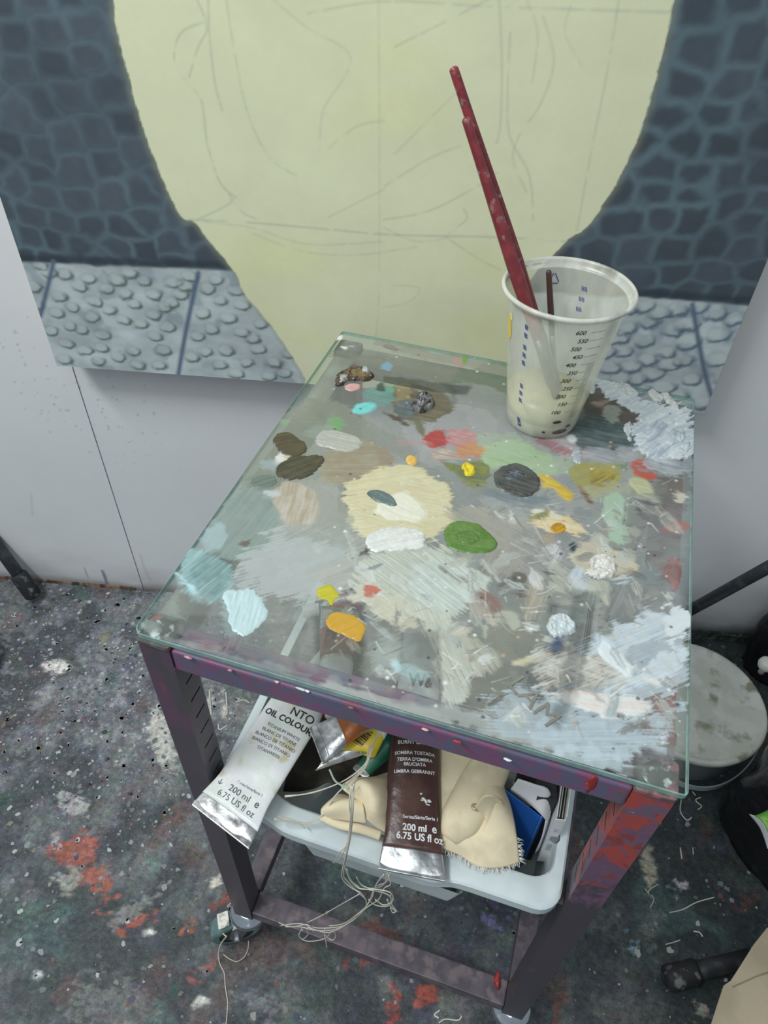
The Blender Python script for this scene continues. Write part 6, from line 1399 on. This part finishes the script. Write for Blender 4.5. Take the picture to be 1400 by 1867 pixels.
# ============================================================ TUB with lid
M_TUB = mat('off_white_plastic', (178, 178, 170), .4, var=[((166, 166, 156), .45), ((120, 120, 100), .315)], vscale=22, k=.6); M_TUBB = mat('translucent_grey_plastic', (140, 146, 148), .35, var=[((122, 128, 130), .45)], vscale=12)
tz = .085; tcx, tcy, tr = .6000, .5540, .1200
tub = root('plastic_tub', (tcx, tcy, 0), 'round off white plastic tub with a closed lid on the floor behind the trolley', 'tub')
lathe('tub_body', [(.0001, .001), (tr - .015, .001), (tr - .013, .004), (tr - .010, tz - .012), (tr - .004, tz - .010), (tr - .004, tz - .006)], (tcx, tcy, 0), M_TUBB, tub, 72)
lathe('lid', [(tr - .003, tz - .012), (tr, tz - .010), (tr + .001, tz - .002), (tr - .001, tz + .001), (tr - .006, tz + .0015), (tr - .009, tz - .0015), (tr - .013, tz - .0035), (tr - .05, tz - .003), (.0001, tz - .0025)], (tcx, tcy, 0), M_TUB, tub, 72)
hp = [(tcx + (tr - .004) * math.cos(a), tcy + (tr + .004) * math.sin(a), tz - .022 - .045 * math.sin(math.pi * (k / 12)) ** .7) for k, a in enumerate(np.linspace(math.radians(-128), math.radians(-12), 13))]
V = []; 
for k, p in enumerate(catmull(hp, 4)):
    d_ = np.array([p[0] - tcx, p[1] - tcy, 0]); d_ /= np.linalg.norm(d_); 
    for o1, o2 in ((0, .006), (.0022, .006), (.0022, -.006), (0, -.006)): V.append(p + d_ * (o1 + .004) + np.array([0, 0, o2]))
nn2 = len(V) // 4; mesh('carry_handle', V, [(4 * i + k, 4 * i + (k + 1) % 4, 4 * i + 4 + (k + 1) % 4, 4 * i + 4 + k) for i in range(nn2 - 1) for k in range(4)] + [(3, 2, 1, 0), tuple(range(4 * nn2 - 4, 4 * nn2))], M_TUBB, tub)

# ============================================================ BLACK BAG, rods, legs, paper
def lump(name, c, rx, ry, h, m, parent, seed, amp=.12, nu=56, nv=26, fr=2.2):
    V = []; Fc = []
    for j in range(nv + 1):
        v = j / nv; z_ = h * v; pr = math.sqrt(max(0, 1 - (v) ** 3.2)) * (0.90 + .10 * math.sin(v * 3.1))
        for i in range(nu):
            a = 2 * math.pi * i / nu; q = fbm(np.array([math.cos(a) * fr + 5 + v * 1.5]), np.array([math.sin(a) * fr + 5 + v * 2.0]), seed, 5)[0] - .5
            cre = abs(fbm(np.array([math.cos(a) * 5 + 9]), np.array([math.sin(a) * 5 + v * 3]), seed + 9, 3)[0] - .5)
            k = pr * (1 + amp * 2 * q - amp * 1.2 * cre) + .001
            V.append((c[0] + rx * k * math.cos(a), c[1] + ry * k * math.sin(a), z_ + (h * .10 * q * v)))
    for j in range(nv):
        for i in range(nu): Fc.append((j * nu + i, j * nu + (i + 1) % nu, (j + 1) * nu + (i + 1) % nu, (j + 1) * nu + i))
    Fc += [tuple(reversed(range(nu))), tuple(range(nv * nu, nv * nu + nu))]
    return mesh(name, V, Fc, m, parent, True)
M_BAG = mat('black_bin_liner', (20, 21, 24), .30, bump=(26, .9, .01), k=.5, spec=.5); M_BLK = mat('black_metal_tube', (36, 37, 40), .45, var=[((50, 52, 54), .4)], vscale=60, k=.5); M_RUB = mat('black_rubber_foot', (28, 28, 30), .7, var=[((90, 92, 92), .33)], vscale=70, k=.5)
bag = root('bin_bag', (.872, .395, 0), 'black plastic bin bag slumped in front of the tub with a green packet on it', 'bag')
lump('bag_body', (.872, .395), .215, .145, .30, M_BAG, bag, 401, .11)
lump('bag_neck', (.90, .36), .05, .05, .36, M_BAG, bag, 404, .2, 24, 10)
b2g = root('bin_bag', (.86, .70, 0), 'black bin bag pushed against the wall behind the plastic tub', 'bag')
lump('bag_body', (.885, .735), .190, .075, .30, M_BAG, b2g, 406, .08)
kc = at(1397, 1211, .26); kb = root('white_knob', tuple(kc), 'small round white plastic knob resting on the black bin bag', 'knob')
lathe('knob_head', [(.0001, .010), (.006, .0095), (.0105, .006), (.0120, 0), (.0105, -.006), (.006, -.0095), (.0001, -.010)], kc, mat('white_knob_plastic', (196, 192, 184), .4), kb, 28)
lathe('plug', [(.0045, -.022), (.0045, -.009)], kc, M_CARDIN, kb, 16, True, True)  # flattened round white knob with a short plug below
pg = root('green_packet', tuple(at(1395, 1510, .10)), 'torn packet with a green front and white edge lying on the bin bag', 'packet')
zg = .20
grid_surface('green_face', [[A3(1376, 1488, zg), A3(1395, 1480, zg), A3(1440, 1455, zg)], [A3(1392, 1500, zg + .006), A3(1410, 1505, zg + .008), A3(1450, 1500, zg + .006)], [A3(1404, 1530, zg), A3(1430, 1540, zg), A3(1470, 1545, zg)]], mat('green_print', (88, 150, 52), .5, var=[((140, 180, 90), .4)], vscale=40), pg, 4, .001)
grid_surface('white_edge', [[A3(1366, 1484, zg - .008), A3(1376, 1487, zg - .001)], [A3(1386, 1510, zg - .010), A3(1393, 1502, zg + .003)], [A3(1400, 1548, zg - .012), A3(1405, 1532, zg - .002)]], M_CARD, pg, 4, .0008)
def rod(name, a, b, r, label, cat, foot=None, group=None, fl_=.06):
    a = np.array(a, float); b = np.array(b, float); o = root(name, tuple(a), label, cat, group); d = (b - a) / np.linalg.norm(b - a)
    sweep('tube_section', [a + d * .002, (a + b) / 2, b], r, M_BLK, o, 20)
    if foot:
        sweep('rubber_foot', [a - d * .006, a - d * .003, a, a + d * fl_ * .8, a + d * fl_, a + d * (fl_ + .003)], [foot * .6, foot * .9, foot, foot, foot * .98, foot * .85], M_RUB, o, 24)
    return o
rod('stand_leg', at(1190, 1150, .014), wpt(*atw(1470, 996, .11), .11), .0105, 'black tubular stand leg slanting up across the white wall, right of the trolley', 'leg', .0125)
rod('stand_leg', at(1218, 1784, .0195), at(1368, 1747, .036), .0125, 'short black tubular leg with a round rubber foot at the lower right', 'leg', .0170, fl_=.04)
rod('stand_leg', at(60, 1084, .0175), at(-70, 905, .22), .0120, 'black tubular stand leg with rubber foot at the left by the wall', 'leg', .0165, fl_=.05)
db = root('dark_bag', tuple(at(-45, 1210, 0)), 'dark green black bag at the left edge on the floor', 'bag'); c_ = at(-62, 1225, 0)
lump('bag_body', (c_[0], c_[1]), .055, .065, .10, mat('dark_green_cloth', (34, 46, 48), .7, bump=(40, .6, .004), k=.5), db, 411, .10, 36, 14)
# kraft paper bag at the lower right corner
kp = [(1430, 1680), (1398, 1692), (1374, 1722), (1345, 1768), (1332, 1788), (1319, 1797), (1308, 1830), (1292, 1880), (1280, 1960), (1500, 1960)]
zk = .16; P2 = [at(*p, zk) for p in kp]; n = len(P2)
kr = root('kraft_paper_bag', tuple(np.mean(P2, 0) * [1, 1, 0]), 'brown kraft paper bag standing at the lower right corner', 'bag')
V = [(p[0], p[1], zk) for p in P2] + [(p[0] + .050, p[1] + .0, .0) for p in P2]
mesh('paper_body', V, [tuple(range(n))] + [(k, (k + 1) % n, n + (k + 1) % n, n + k) for k in range(n)] + [tuple(range(2 * n - 1, n - 1, -1))], mat('kraft_paper', (150, 138, 116), .8, var=[((138, 126, 106), .5)], vscale=9, bump=(30, .5, .004), k=.6), kr)
fold = [at(1335, 1800, zk), at(1380, 1780, zk), at(1440, 1760, zk)]
sweep('crease', [f + [0, 0, .0004] for f in fold], .0008, mat('kraft_crease', (130, 118, 98), .8), kr, 6)

# ============================================================ scraps of string and dried paint on the floor
M_SCR = mat('dry_white_scrap', (186, 184, 172), .7)
scr = [([(1242, 1458), (1240, 1478), (1248, 1492), (1255, 1495), (1261, 1490)], .0011), ([(1262, 1443), (1268, 1450)], .0009), ([(1278, 1454), (1269, 1457), (1270, 1462), (1279, 1470), (1272, 1476)], .0009), ([(1326, 1466), (1330, 1476), (1336, 1470)], .0012),
       ([(1220, 1664), (1245, 1658), (1270, 1645), (1302, 1636)], .0009), ([(1176, 1620), (1190, 1640), (1182, 1625), (1200, 1612)], .0008), ([(1264, 1698), (1275, 1700), (1281, 1708)], .0011), ([(1213, 1722), (1228, 1718), (1240, 1714)], .0009),
       ([(1240, 1545), (1243, 1566)], .0013), ([(1263, 1545), (1264, 1558)], .0010), ([(800, 1865), (812, 1858), (835, 1860), (842, 1852)], .0009), ([(800, 1856), (792, 1850), (802, 1842)], .0012), ([(412, 1262), (414, 1300), (409, 1302)], .0016), ([(382, 1258), (385, 1304)], .0016),
       ([(430, 1280), (445, 1276), (455, 1282)], .0012), ([(398, 1320), (400, 1330), (415, 1322)], .0010), ([(420, 1655), (415, 1652), (421, 1647)], .0010), ([(1185, 1655), (1192, 1640), (1187, 1632)], .0009)]
for pts, r_ in scr:
    P = catmull([at(*p, r_ * .8) for p in pts], 5)
    sweep('floor_scrap', P, r_, M_SCR, M_FLOORO, 6)
